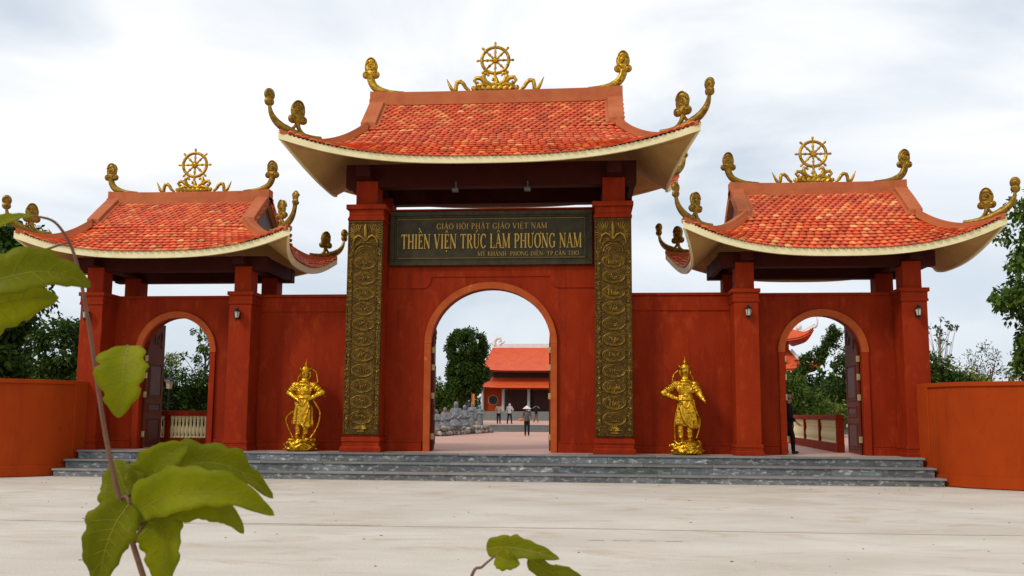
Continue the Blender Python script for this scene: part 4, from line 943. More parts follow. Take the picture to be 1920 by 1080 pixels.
statue(-5.16, .18, 'gold armoured guardian statue with both hands at the waist, left of the main gate', dict(seed=3, head=(.05, 2.14), shoulder=1.87, hemL=.76, hemR=.66, skx=-.04, scales=True,
    armL=((-.40, -.02, 1.60), (-.06, -.21, 1.39)), armR=((.55, -.02, 1.62), (.22, -.22, 1.42)), legL=-.12, legR=.10, basex=-.05,
    ribbons=[([(.16, .05, 2.26), (.30, .08, 2.22), (.36, .08, 2.02), (.40, .06, 1.86), (.52, .04, 1.68)], .022), ([(-.04, .06, 2.20), (-.16, .08, 2.08), (-.20, .06, 1.90)], .020),
             ([(.28, -.10, 1.47), (.40, -.08, 1.28), (.49, -.02, 1.10), (.48, .0, .85), (.38, .0, .58), (.25, -.05, .36)], .028), ([(-.20, -.08, 1.36), (-.21, -.06, 1.14), (-.42, .0, .98), (-.46, .0, .82), (-.36, .02, .56), (-.26, .0, .38)], .024)]))
statue(5.37, .18, 'gold armoured guardian statue with one arm stretched out, right of the main gate', dict(seed=8, head=(.0, 2.22), shoulder=1.93, hemL=.80, hemR=.70, skx=.05, scales=False,
    armL=((-.58, -.02, 1.64), (-.24, -.14, 1.49)), armR=((.37, -.08, 1.62), (.46, -.24, 1.45)), legL=-.14, legR=.10, basex=0.0,
    ribbons=[([(-.12, .05, 2.30), (-.28, .08, 2.16), (-.33, .06, 2.00), (-.32, .04, 1.90)], .022), ([(.10, .08, 2.25), (.20, .08, 2.08), (.24, .06, 1.92)], .018),
             ([(.20, -.12, 1.47), (.25, -.10, 1.2), (.36, -.04, .95), (.35, .0, .7), (.27, .0, .44)], .026), ([(-.21, -.08, 1.32), (-.27, -.04, 1.05), (-.30, .0, .75), (-.29, .02, .40)], .022)]))
# dark wooden stick in the stretched out hand
# ------------------------------------------------------------------ people
M_skin = material('skin', (0.42, 0.24, 0.16), (0.36, 0.19, 0.12), rough=0.5, vscale=6)
M_hair = material('black_hair', (0.012, 0.010, 0.009), (0.02, 0.016, 0.013), rough=0.5)
def cloth(name, c, c2=None): return material(name, c, c2 or tuple(k*.75 for k in c), rough=.85, vscale=7, bump=.3, bscale=25, spec=.15)
def person(loc, face, H, label, shirt, trousers, pose, hat=None, hatmat=None, voxel=.012, extra=None, hair=M_hair, sleeve=.75):
    """face = heading in degrees (0 looks to the camera, -Y); joints in metres for a 1.70 m figure"""
    P = thing('person', label, 'person', loc); s = H/1.70; V3 = Vector
    Rz = Matrix.Rotation(radians(face), 3, 'Z')
    J = {'hip': (0, 0, .92), 'chest': (0, 0, 1.30), 'neck': (0, .0, 1.45), 'head': (0, -.02, 1.58),
         'shL': (-.18, 0, 1.40), 'shR': (.18, 0, 1.40), 'elL': (-.24, .03, 1.12), 'elR': (.24, .03, 1.12), 'haL': (-.25, -.05, .86), 'haR': (.25, -.05, .86),
         'knL': (-.10, -.02, .50), 'knR': (.10, -.02, .50), 'anL': (-.11, .02, .08), 'anR': (.11, .02, .08)}
    J.update(pose); J = {k: V3(v) for k, v in J.items()}
    def fin(mb): mb.v = [tuple((Rz @ V3(p))*s) for p in mb.v]; return mb
    b = MB(); hd = J['head']
    b.ell(hd, (.078, .095, .115)); b.ell(hd+V3((0, .0, -.05)), (.065, .08, .075)); b.ell(hd+V3((0, -.098, -.01)), (.014, .02, .022), 8, 6); b.ell(hd+V3((0, -.088, -.055)), (.025, .01, .008), 8, 6)
    for q in (-1, 1): b.ell(hd+V3((q*.08, .01, -.01)), (.012, .022, .032), 8, 6); b.ell(hd+V3((q*.032, -.085, .012)), (.014, .010, .009), 8, 6)
    b.cap(J['neck']-V3((0, 0, .04)), hd-V3((0, -.02, .06)), .052, .048)
    b.cap(J['hip'], J['chest'], .12, .13); b.cap(J['shL'], J['shR'], .07, .07)
    for q in 'LR':
        b.cap(J['sh'+q], J['el'+q], .048, .040); b.cap(J['el'+q], J['ha'+q], .038, .028)
        ha = J['ha'+q]; d = (ha-J['el'+q]).normalized(); sd = d.cross(V3((0, 1, 0))); sd = sd.normalized() if sd.length > .1 else V3((1, 0, 0)); sg = -1 if q == 'L' else 1
        b.ell(ha+d*.04, (.03, .035, .045), 8, 6)
        for i, l in enumerate((.075, .085, .08, .065)): o_ = V3((0, -.03+.02*i, 0)); b.cap(ha+d*.07+o_, ha+d*(.07+l)+o_+V3((-sg*.015, 0, 0)), .0095, .008, 6)
        b.cap(ha+d*.03+V3((0, -.035, 0)), ha+d*.08+V3((-sg*.02, -.06, 0)), .010, .008, 6)
        hipq = J['hip']+V3((sg*.09, 0, -.02)); b.cap(hipq, J['kn'+q], .085, .058); b.cap(J['kn'+q], J['an'+q], .055, .038)
    remesh(fin(b), 'body', M_skin, P, voxel*s, 1)
    t = MB(); t.cap(J['chest']+V3((0, 0, .02)), J['hip']+V3((0, 0, .02)), .150, .150); t.cap(J['shL'], J['shR'], .085, .085); t.ell(J['chest'], (.19, .135, .17)); t.ell(J['hip']+V3((0, 0, .02)), (.175, .14, .13))
    for q in 'LR': t.cap(J['sh'+q], J['el'+q], .066, .056); t.cap(J['el'+q], J['el'+q].lerp(J['ha'+q], sleeve), .054, .044)
    remesh(fin(t), 'shirt', shirt, P, voxel*s, 1)
    t = MB(); t.ell(J['hip']-V3((0, 0, .06)), (.165, .135, .13))
    for q, sg in (('L', -1), ('R', 1)): t.cap(J['hip']+V3((sg*.085, 0, -.04)), J['kn'+q], .100, .075); t.cap(J['kn'+q], J['an'+q]+V3((0, 0, .03)), .072, .058)
    remesh(fin(t), 'trousers', trousers, P, voxel*s, 1)
    for q in 'LR': t = MB(); an = J['an'+q]; t.ell(an+V3((0, -.05, -.035)), (.045, .115, .045)); t.cap(an+V3((0, 0, .0)), an+V3((0, 0, -.04)), .042, .045); remesh(fin(t), 'shoe', M_black, P, voxel*s, 1)
    t = MB(); t.ell(hd+V3((0, .022, .03)), (.09, .098, .105)); t.ell(hd+V3((0, .05, -.04)), (.075, .06, .08)); remesh(fin(t), 'hair', hair, P, voxel*s, 1)
    if hat == 'cone': t = MB().lathe([(.27, -.02), (.275, -.012), (.13, .10), (.02, .185), (.004, .19)], tuple(hd+V3((0, 0, .06))), 20); build(fin(t), 'hat', hatmat, P, smooth=40, local=True)
    if hat == 'brim': t = MB().lathe([(.21, .0), (.215, .012), (.12, .03), (.11, .09), (.06, .12), (.004, .125)], tuple(hd+V3((0, 0, .05))), 18); build(fin(t), 'hat', hatmat, P, smooth=40, local=True)
    if hat == 'scarf': t = MB(); t.ell(hd+V3((0, .02, .02)), (.10, .115, .13)); t.cap(hd+V3((0, .03, -.06)), J['neck']+V3((0, .05, -.08)), .08, .11); remesh(fin(t), 'headscarf', hatmat, P, voxel*s, 1)
    if extra: extra(P, fin, J)
    return P
W_white = cloth('white_cloth', (.72, .70, .64)); W_beige = cloth('beige_cloth', (.50, .42, .33)); W_dark = cloth('dark_cloth', (.02, .02, .025)); W_navy = cloth('navy_cloth', (.022, .028, .05))
W_red = material('red_petal', (.55, .04, .02), (.45, .03, .02), rough=.6, tone=True, vscale=8); W_brown = cloth('brown_cloth', (.20, .10, .055)); W_check = cloth('grey_print_cloth', (.17, .155, .13), (.05, .045, .04)); W_black = cloth('black_cloth', (.010, .010, .012)); W_orange = cloth('orange_cloth', (.75, .20, .04)); W_tan = cloth('tan_cloth', (.42, .33, .2))
def bag_orange(P, fin, J):
    h = J['haL']; t = MB(); t.ell(h+Vector((-.16, -.04, -.02)), (.20, .05, .085)); t.cap(h, h+Vector((-.06, -.04, -.02)), .03, .04); build(fin(t), 'bag', W_orange, P, smooth=60, local=True)
def bag_tan(P, fin, J):
    t = MB(); t.ell((.24, .06, .92), (.06, .14, .15)); t.tube([Vector((.22, .05, 1.0)), Vector((.19, .03, 1.2)), Vector((.12, .0, 1.44)), Vector((-.05, .0, 1.42))], .012, 6); build(fin(t), 'bag', W_tan, P, smooth=60, local=True)
person((-.15, 20.4, FZ), 10, 1.42, 'person in a white conical hat and grey print jacket holding something orange', W_check, W_dark, {'elL': (-.26, .02, 1.14), 'haL': (-.20, -.16, .98), 'elR': (.27, .0, 1.14), 'haR': (.30, -.18, .95), 'anL': (-.10, .0, .08), 'anR': (.10, .0, .08)}, 'cone', W_white, extra=bag_orange)
person((-3.17, 37, 1.08), 180, 1.42, 'person in a beige jacket and black trousers, seen from behind in the courtyard', W_beige, W_dark, {'elR': (.27, .0, 1.15), 'haR': (.30, -.12, 1.1)})
person((-2.42, 37.2, 1.08), 165, 1.42, 'person with white headscarf and white top, legs apart in the courtyard', W_white, W_navy, {'anL': (-.20, .02, .08), 'anR': (.20, .02, .08), 'knL': (-.14, -.02, .5), 'knR': (.14, -.02, .5), 'elL': (-.30, -.02, 1.2), 'haL': (-.22, -.12, 1.05)}, 'scarf', W_white)
person((-1.2, 50, 1.08), 180, 1.42, 'person in black top and brown trousers with both arms raised to the head', W_black, W_brown, {'elL': (-.40, -.10, 1.40), 'haL': (-.18, -.18, 1.60), 'elR': (.40, -.10, 1.40), 'haR': (.18, -.18, 1.60), 'anL': (-.20, .05, .08), 'anR': (.22, -.03, .08)}, sleeve=.2)
person((8.40, 1.62, FZ), 80, 1.62, 'person in black walking behind the right archway, partly hidden by its jamb', W_black, W_black, {'anL': (-.08, -.12, .08), 'knL': (-.09, -.11, .50), 'anR': (.09, .15, .09), 'knR': (.09, .04, .50), 'haL': (-.26, -.22, .92), 'elL': (-.24, -.02, 1.12), 'haR': (.25, .12, .88)}, 'brim', cloth('hat_straw', (.30, .20, .13)), voxel=.009, extra=bag_tan)
# orange bag carried by the woman in the hat
# ------------------------------------------------------------------ stone sages on a rockery
M_sage = material('grey_stone', (.22, .225, .235), (.12, .125, .13), rough=.8, vscale=6, c3=(.36, .37, .38), c3scale=9, c3min=.55, c3max=.72, bump=.4, bscale=20)
M_rock = material('rockery_stone', (.34, .31, .27), (.20, .175, .15), rough=.85, vscale=3, c3=(.42, .38, .33), c3scale=4, c3min=.56, c3max=.72, bump=.6, bscale=10, tone=True)
def sage(x, y, z, H, kind, label, seed):
    rr = random.Random(seed); S = thing('stone_statue', label, 'statue', (x, y, z), 'grey stone statues in the courtyard'); f = MB(); V3 = Vector
    if kind == 'stand':
        f.lathe([(.24, 0), (.26, .05), (.23, .35), (.20, .7), (.21, 1.0), (.19, 1.2), (.08, 1.36)], (0, 0, 0), 18); f.ell((0, -.02, 1.48), (.10, .115, .135)); f.ell((0, -.04, 1.38), (.075, .08, .08))
        for s in (-1, 1): f.cap((s*.20, 0, 1.22), (s*.27, -.05, .98), .085, .09); f.cap((s*.27, -.05, .98), (s*.06, -.22, 1.0+rr.uniform(-.05, .12)), .085, .05); f.cap((s*.24, -.10, .95), (s*.22, -.14, .55), .085, .03)
        for k in range(9): a = pi+pi*k/8; f.tube([V3((.23*cos(a), .23*sin(a), .02)), V3((.21*cos(a+.1), .21*sin(a+.1), .5)), V3((.16*cos(a+.2), .18*sin(a+.2), 1.05))], .016, 5)
    else:
        f.ell((0, 0, .22), (.36, .30, .22)); f.lathe([(.30, 0), (.34, .1), (.30, .3), (.22, .5), (.22, .75), (.19, .9), (.08, 1.04)], (0, .02, 0), 18); f.ell((0, -.04, 1.16), (.115, .125, .15)); f.ell((0, -.05, 1.05), (.08, .085, .08)); f.ell((0, -.14, .62), (.17, .13, .17))
        for s in (-1, 1): f.cap((s*.2, 0, .9), (s*.31, -.04, .62), .085, .08); f.cap((s*.31, -.04, .62), (s*.14, -.26, .46+rr.uniform(0, .2)), .075, .05); f.cap((s*.26, -.08, .14), (s*.05, -.30, .13), .11, .09)
        for k in range(7): a = pi+pi*k/6; f.tube([V3((.32*cos(a), .30*sin(a), .12)), V3((.22*cos(a), .24*sin(a), .5)), V3((.17*cos(a), .2*sin(a), .85))], .018, 5)
    k_ = .93*H/(1.62 if kind == 'stand' else 1.31); a = rr.uniform(-.4, .4)
    f.v = [(p[0]*k_*cos(a)-p[1]*k_*sin(a), p[0]*k_*sin(a)+p[1]*k_*cos(a), p[2]*k_) for p in f.v]
    remesh(f, 'figure', M_sage, S, .022, 1); return S
for i, (x, y, z, H, kd, lb) in enumerate(((-4.50, 18.6, .98, 1.05, 'sit', 'grey stone sage half hidden by the left jamb of the main arch'), (-4.27, 19.9, .98, 1.18, 'sit', 'grey stone sage seated, second from the left jamb of the main arch'),
        (-3.95, 21.5, 1.0, 1.50, 'sit', 'bulky seated grey stone sage on a tall seat in the middle of the row'), (-3.77, 23.5, 1.0, 1.34, 'sit', 'round bellied grey stone sage beside the bulky seated one'),
        (-3.60, 25.5, 1.0, 1.52, 'stand', 'tall standing grey stone sage with hands raised before the chest'), (-3.32, 27.0, 1.0, 1.40, 'stand', 'standing grey stone sage at the right end of the row, nearest the stairs'))): sage(x, y, z, H, kd, lb, i+2)
def rock_mesh(c, r, rnd):
    mb = MB().ell((0, 0, 0), r, 7, 5); mb.v = [tuple(Vector(p)*rnd.uniform(.78, 1.15)+Vector(c)) for p in mb.v]; return mb
rk = thing('rockery', 'low rockery of piled stones under the grey statues', 'rockery', (-4.2, 22, FZ)); rnd = random.Random(5)
line = [(-5.6, 16.6), (-4.05, 18.2), (-3.95, 21.0), (-3.45, 23.5), (-3.05, 26.0), (-2.75, 28.2)]
for i in range(len(line)-1):
    (xa, ya), (xb, yb) = line[i], line[i+1]
    for k in range(9):
        t = k/9; x, y = xa+(xb-xa)*t, ya+(yb-ya)*t
        for lv in range(2):
            c = (x+rnd.uniform(-.08, .08)-.12*lv, y+rnd.uniform(-.1, .1), FZ+.10+.20*lv+rnd.uniform(-.03, .05)); g_ = rnd.uniform(.35, 1.7)
            mb = rock_mesh(c, (rnd.uniform(.13, .22), rnd.uniform(.13, .2), rnd.uniform(.10, .15)), rnd); build(mb, 'rock', M_rock, rk, tones=[(g_, g_*.97, g_*.93, 1)]*len(mb.v))
bed = MB().add([(-8, 16.8, .98), (-5.5, 16.9, .98), (-4.2, 18.4, .98), (-4.1, 21.2, .98), (-3.6, 23.6, .99), (-3.2, 26, 1.0), (-2.95, 28.4, 1.0), (-8, 28.6, 1.0)], [tuple(range(8))])
build(bed, 'rockery_bed', M_rock, rk, tones=[(.7, .7, .65, 1)]*8)

# ------------------------------------------------------------------ balustrades
def balustrade(p0, p1, label, post_every=1.35):
    p0, p1 = Vector((*p0, FZ)), Vector((*p1, FZ)); d = (p1-p0); L_ = d.length; d.normalize(); n_ = Vector((-d.y, d.x, 0)); B_ = thing('balustrade', label, 'balustrade', p0, 'balustrades')
    def bar(s0, s1, hw, z0, z1):
        v = [p0+d*s+n_*o+Vector((0, 0, z)) for z in (z0, z1) for o in (-hw, hw) for s in (s0, s1)]; return MB().add(v, [(0, 2, 3, 1), (4, 5, 7, 6), (0, 1, 5, 4), (2, 6, 7, 3), (0, 4, 6, 2), (1, 3, 7, 5)])
    build(bar(0, L_, .11, .0, .26), 'bottom_rail', M_wall, B_, bevel=.01); build(bar(0, L_, .12, .95, 1.10), 'top_rail', M_wall, B_, bevel=.015)
    npost = int(L_/post_every); 
    for k in range(npost+1): s = k*post_every; build(bar(s, s+.14, .105, .261, .949), 'post', M_wall, B_, bevel=.01)
    prof = [(.058, .262), (.055, .30), (.035, .32), (.045, .38), (.062, .46), (.055, .56), (.032, .66), (.03, .74), (.045, .78), (.03, .80), (.05, .86), (.055, .945)]
    me = None
    for k in range(npost):
        s = k*post_every+.14; q = int((post_every-.14)/.120)
        for j in range(q):
            pos = p0+d*(s+(post_every-.14)*(j+.5)/q)
            if me is None:
                o = build(MB().lathe(prof, (0, 0, 0), 10), 'baluster', M_cream, B_, smooth=40, local=True); me = o.data
            else: o = bpy.data.objects.new('baluster', me); COL.objects.link(o); o.parent = B_
            o.location = pos-p0
balustrade((-13.2, 3.0), (-6.4, 3.0), 'red balustrade with cream balusters straight behind the left archway')
balustrade((10.12, 2.6), (10.95, 13.2), 'red balustrade with cream balusters running away behind the right archway', 2.65)
gl = thing('garden_lamp', 'dark garden lamp with pale glass seen beside the left door leaf', 'lamp', (-11.4, 4.9, FZ))
build(MB().lathe([(.05, 0), (.03, .2), (.028, 1.85)], (-11.4, 4.9, FZ), 10), 'lamp_post', M_black, gl, smooth=50); build(MB().lathe([(.09, 1.85), (.13, 2.10)], (-11.4, 4.9, FZ), 6), 'lamp_glass', M_glass, gl); build(MB().lathe([(.19, 2.10), (.17, 2.14), (.06, 2.24), (.01, 2.30)], (-11.4, 4.9, FZ), 6), 'lamp_cap', M_black, gl)
# ------------------------------------------------------------------ temple hall and tower behind
M_troof = material('far_roof_tile', (.60, .085, .020), (.50, .06, .014), rough=.55, vscale=1.2, c3=(.66, .14, .04), c3scale=3, c3min=.58, c3max=.75, bump=.5, bscale=8)
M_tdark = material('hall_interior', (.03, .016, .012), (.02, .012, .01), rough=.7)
M_white = material('white_plaster', (.72, .70, .66), (.62, .60, .56), rough=.7, vscale=2)
M_pillar = material('stone_pillar', (.42, .40, .38), (.34, .33, .31), rough=.7, vscale=2)
hall = thing('temple_hall', 'large red temple hall with two tiled roofs at the end of the courtyard', 'temple', (4, 87, 1.08))
YH = 82.0; HX0, HX1 = -9.6, 17.6
for k in range(6): build(MB().box(HX0-.8, HX1+.8, YH-3.6+k*.35, YH+.2, 1.08+.18*k, 1.08+.18*(k+1)-.002), 'step', M_nosing, hall, tones=[(.95, .98, .97, 1)]*8)
build(MB().box(HX0, HX1, YH+.2, YH+12, 1.08, 2.16), 'podium', M_nosing, hall, tones=[(.95, .98, .97, 1)]*8)
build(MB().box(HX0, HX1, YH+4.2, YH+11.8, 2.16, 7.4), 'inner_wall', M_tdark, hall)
for a, b in ((HX0+.2, -7.0), (15.0, HX1-.2)):
    build(MB().box(a, b, YH+.75, YH+.95, 2.16, 5.4), 'wall', M_low, hall); c = ((a+b)/2-.02, YH+.74, 3.55)
    build(MB().tube([Vector((c[0]+.58*cos(t), c[1]-.03, c[2]+.58*sin(t))) for t in np.linspace(0, 2*pi, 29)], .05, 6, cap=False), 'window_frame', M_pillar, hall, smooth=60)
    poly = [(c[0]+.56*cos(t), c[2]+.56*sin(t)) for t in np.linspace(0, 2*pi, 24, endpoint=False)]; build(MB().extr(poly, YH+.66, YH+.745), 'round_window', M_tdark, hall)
for x in (-9.5, -6.93, -3.77, -.61, 2.55, 5.71, 8.87, 12.03, 15.1, 17.4): build(MB().lathe([(.26, 0), (.26, .18), (.19, .22), (.18, 2.7), (.23, 2.75), (.23, 3.0)], (x, YH+.45, 2.16), 12), 'column', M_pillar, hall, smooth=40)
for x0 in (-6.5, -3.4, -.2, 2.9): 
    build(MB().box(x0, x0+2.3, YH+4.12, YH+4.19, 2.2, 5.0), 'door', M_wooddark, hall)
build(MB().box(HX0+.1, HX1-.1, YH+.3, YH+.62, 5.16, 5.5), 'beam', M_beam, hall)
def slope(mb, x0, x1, y0, y1, z0, z1, dx0, rows=14):
    """roof slope from eave (y0,z0) to top (y1,z1), pulled in by dx0 at the top; concave, with the corners turned up"""
    P = []
    for i in range(rows+1):
        t = i/rows; row = []
        for j in range(41):
            u = -1+2*j/40; xm = (x0+x1)/2; hw = (x1-x0)/2-dx0*t
            z = z0+(z1-z0)*(.72*t+.28*t*t)+(1-t)**2*.45*abs(u)**14; row.append((xm+hw*u, y0+(y1-y0)*t-(1-t)*.15*abs(u)**14, z))
        P.append(row)
    mb.grid(P, flip=False)
r_ = MB(); slope(r_, -10.6, 18.6, YH-1.1, YH+2.8, 5.02, 6.62, 2.2); slope(r_, -10.6, 18.6, YH-1.0, YH+2.8, 4.86, 6.5, 2.2); build(r_, 'lower_roof', M_troof, hall, smooth=40)
r_ = MB(); slope(r_, -10.0, 18.0, YH+.2, YH+5.6, 7.20, 10.55, 1.2); slope(r_, -10.0, 18.0, YH+.3, YH+5.6, 7.02, 10.4, 1.2); build(r_, 'upper_roof', M_troof, hall, smooth=40)
r_ = MB(); slope(r_, -10.0, 18.0, YH+11.0, YH+5.6, 7.20, 10.55, 1.2); build(r_, 'back_roof', M_troof, hall, smooth=40)
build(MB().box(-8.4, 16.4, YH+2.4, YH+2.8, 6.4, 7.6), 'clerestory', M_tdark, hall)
build(MB().box(-8.75, 16.75, YH+5.4, YH+5.8, 10.42, 10.80).box(-7.4, 15.4, YH+5.42, YH+5.78, 10.801, 10.98), 'ridge', M_white, hall, bevel=.02)
fm = MB(); c0 = Vector((-8.55, YH+5.55, 10.8))
fm.tube([c0+Vector((x, 0, z)) for x, z in ((0, 0), (-.1, .4), (.2, .9), (.7, .9), (.8, .5), (.5, .4))], [.3, .28, .25, .2, .16, .08], 8); fm.cap(c0+Vector((.7, 0, .1)), c0+Vector((1.3, 0, .5)), .25, .1); fm.cap(c0+Vector((-.2, 0, .2)), c0+Vector((-.9, 0, .35)), .15, .05); fm.cap(c0+Vector((.25, 0, .9)), c0+Vector((.1, 0, 1.35)), .12, .04)
build(fm, 'ridge_dragon', M_white, hall, smooth=60)

tower = thing('bell_tower', 'tiered red roofed tower with upturned eaves seen through the right archway', 'tower', (19.6, 62, FZ))
build(MB().box(16.9, 22.3, 59.3, 64.7, FZ, 9.2), 'wall', M_low, tower)
def ptier(z, half, rise, top, name):
    R = Roof(19.6, 62, top, half*.93, half, half*.93, half, top, z+rise, z+rise*.92, z, z+rise*.22, z+1.05); R.p = 5
    mb = MB(); Us = np.linspace(-1, 1, 31); Ws = Us
    for dz in (0, -.18):
        for sg in (-1, 1):
            mb.grid([[R.front(u, v, sg)+Vector((0, 0, dz)) for u in Us] for v in np.linspace(0, 1, 10)]); mb.grid([[R.side(w_, t, sg)+Vector((0, 0, dz)) for w_ in Ws] for t in np.linspace(0, 1, 8)])
    o = build(mb, name, M_troof, tower, smooth=40)
    for sx in (-1, 1):
        for sy in (-1, 1):
            hp = []
            for t in np.linspace(0, 1, 10): b = R.B(R.vg+(1-R.vg)*t); hp.append(Vector((R.xc+sx*b[0], R.yc+sy*b[1], b[2]+.02)))
            m_ = MB().sweep(hp, .28, .3); tip = hp[-1]; e = (tip-hp[-3]); e.z = 0; e.normalize()
            m_.tube(bez(tip, tip+e*.3+Vector((0, 0, .1)), tip+e*.4+Vector((0, 0, .5)), tip+e*.25+Vector((0, 0, 1.0)), 7), [.16, .15, .14, .12, .1, .08, .03], 6)
            q = hp[6]; m_.ell(q+Vector((0, 0, .55)), (.3, .3, .35), 8, 6); build(m_, 'hip_ornament', M_white, o, smooth=60)
ptier(8.9, 4.6, 3.2, 1.2, 'upper_roof'); ptier(6.1, 5.3, 1.8, 2.9, 'lower_roof')

# ------------------------------------------------------------------ trees
def leafmat(name, c, c2, tr=.25): return material(name, c, c2, rough=.5, vscale=.9, vmin=.3, vmax=.7, transl=tr, tone=True, spec=.15)
M_leafA = leafmat('leaf_dark', (.024, .058, .007), (.045, .088, .011)); M_leafB = leafmat('leaf_mid', (.045, .10, .010), (.08, .135, .018)); M_leafC = leafmat('leaf_light', (.11, .17, .03), (.16, .20, .045)); M_leafD = leafmat('leaf_grey', (.055, .075, .04), (.085, .10, .055))
M_bark = material('bark', (.10, .075, .055), (.06, .045, .035), rough=.9, vscale=6, stretch=(1, 1, .2), bump=.6, bscale=20); M_barkpale = material('bark_pale', (.30, .26, .21), (.22, .19, .15), rough=.9, vscale=6)
def leaves(centres, radii, n_per, size, droop=.3, seed=1, aspect=.5):
    """leaf-shaped faces scattered in clumps; returns verts, quads, tones"""
    rg = np.random.default_rng(seed); C = np.repeat(np.asarray(centres, float), n_per, 0); R_ = np.repeat(np.asarray(radii, float).reshape(-1, 1) if np.ndim(radii) == 1 else np.asarray(radii, float), n_per, 0)
    n = len(C); d = rg.normal(size=(n, 3)); d /= np.linalg.norm(d, axis=1, keepdims=True); r = rg.random((n, 1))**.45
    P = C+d*r*R_
    ax = d*.7+rg.normal(size=(n, 3))*.6; ax[:, 2] -= droop; ax /= np.linalg.norm(ax, axis=1, keepdims=True)
    up = d*.6+rg.normal(size=(n, 3))*.5+np.array([0, 0, .5]); sd = np.cross(ax, up); sd /= np.linalg.norm(sd, axis=1, keepdims=True)+1e-9; nn = np.cross(sd, ax)
    s = size*rg.uniform(.65, 1.25, (n, 1))
    v0 = P-ax*s*.5; v1 = P+sd*s*aspect*.5+nn*s*.10; v2 = P+ax*s*.5; v3 = P-sd*s*aspect*.5+nn*s*.10
    V = np.stack([v0, v1, v2, v3], 1).reshape(-1, 3); F = np.arange(4*n).reshape(n, 4)
    t = rg.uniform(.5, 1.35, (n, 1))+(rg.random((n, 1)) < .12)*.8; hue = rg.uniform(.85, 1.3, (n, 1)); T = np.concatenate([t*hue, t, t*.9, np.ones((n, 1))], 1); T = np.repeat(T, 4, 0)
    return V, F, T
def clumps(blobs, count, rg, fill=.55):
    """clump centres near the surface of a few ellipsoids"""
    out = []; vol = np.array([b[3]*b[4]*b[5] for b in blobs])**(2/3); vol /= vol.sum()
    for b, k in zip(blobs, np.maximum(1, (vol*count).astype(int))):
        d = rg.normal(size=(k, 3)); d /= np.linalg.norm(d, axis=1, keepdims=True); r = rg.uniform(fill, 1.0, (k, 1)); out.append(np.array(b[:3])+d*r*np.array(b[3:6]))
    return np.concatenate(out)
def tree(name, label, cat, base, blobs, ncl, clr, nleaf, size, mat, trunk_r, seed, group=None, trunk_top=None, bark=None, droop=.3, limbs=7, aspect=.5, fill=.55):
    T_ = thing(name, label, cat, base, group); rg = np.random.default_rng(seed); cl = clumps(blobs, ncl, rg, fill)
    rad = rg.uniform(.7, 1.3, len(cl))*clr
    V, F, T = leaves(cl, rad, nleaf, size, droop, seed, aspect); nbuild(V, F, 'crown', mat, T_, tones=T)
    b = Vector(base); tt = Vector(trunk_top) if trunk_top else Vector((blobs[0][0], blobs[0][1], blobs[0][2]))
    mb = MB(); k = 7; P = [b.lerp(tt, i/(k-1))+Vector((rg.normal()*.06, rg.normal()*.06, 0))*(1 if 0 < i < k-1 else 0) for i in range(k)]
    mb.tube(P, [trunk_r*(1.35 if i == 0 else 1-.65*i/(k-1)) for i in range(k)], 9)
    idx = rg.choice(len(cl), min(limbs, len(cl)), replace=False)
    for i in idx:
        q = Vector(cl[i]); s = P[rg.integers(2, k-1)]; m_ = s.lerp(q, .5)+Vector((0, 0, .15*(q-s).length)); mb.tube(bez(s, s.lerp(m_, .6), m_, q, 6), [trunk_r*x for x in (.45, .38, .3, .24, .17, .08)], 6)
    build(mb, 'trunk', bark or M_bark, T_, smooth=70); return T_
# left, behind the low wall
tree('broadleaf_tree', 'dense dark tree behind the left boundary wall, reaching the left roof corner', 'tree', (-22.5, 9, 0), [(-22.6, 9, 6.6, 3.3, 3, 2.9), (-21.6, 8.5, 4.6, 2.6, 2.4, 2.0), (-20.8, 8.5, 3.2, 2.1, 2, 1.6), (-24, 9, 9.0, 2.0, 2, 2.0), (-20.2, 9, 7.6, 1.7, 1.6, 1.7)], 480, .60, 85, .28, M_leafA, .28, 21, 'trees left of the gate')
tree('broadleaf_tree', 'smaller dark tree filling the gap beside the outermost left column', 'tree', (-17.2, 8, 0), [(-17.2, 8, 4.0, 1.1, 1.3, 1.5), (-16.6, 8, 2.6, 1.1, 1.2, 1.2)], 130, .42, 60, .22, M_leafA, .12, 22, 'trees left of the gate')
# through the left arch
H_ = thing('hedge', 'tall dark hedge behind the balustrade in the left archway', 'hedge', (-15, 12, FZ)); rg0 = np.random.default_rng(31)
cl = np.stack([rg0.uniform(-18.5, -10.0, 330), rg0.uniform(10.5, 12.5, 330), FZ+rg0.uniform(.0, 1.0, 330)**.8*2.75], 1); V, F, T = leaves(cl, np.full(330, .42), 50, .17, .3, 32); nbuild(V, F, 'foliage', M_leafA, H_, tones=T)
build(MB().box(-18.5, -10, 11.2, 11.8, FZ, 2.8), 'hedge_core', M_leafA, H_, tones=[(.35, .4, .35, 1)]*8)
tree('young_tree', 'thin tree with sparse leaf bunches above the hedge in the left archway', 'tree', (-14.3, 14.2, FZ), [(-14.6, 14.2, 4.9, 1.3, 1.0, .9), (-13.6, 14.2, 5.3, .9, .8, .7), (-15.0, 14, 4.1, .7, .6, .6)], 26, .26, 34, .19, M_leafB, .07, 33, limbs=14, trunk_top=(-14.4, 14.2, 4.7))
tree('yellow_shrub', 'pale yellow green bush peeking over the hedge beside the left door leaf', 'shrub', (-17.4, 17, FZ), [(-17.4, 17, 3.9, .55, .5, .8)], 14, .3, 30, .30, M_leafC, .06, 34, droop=-.3, aspect=.18)
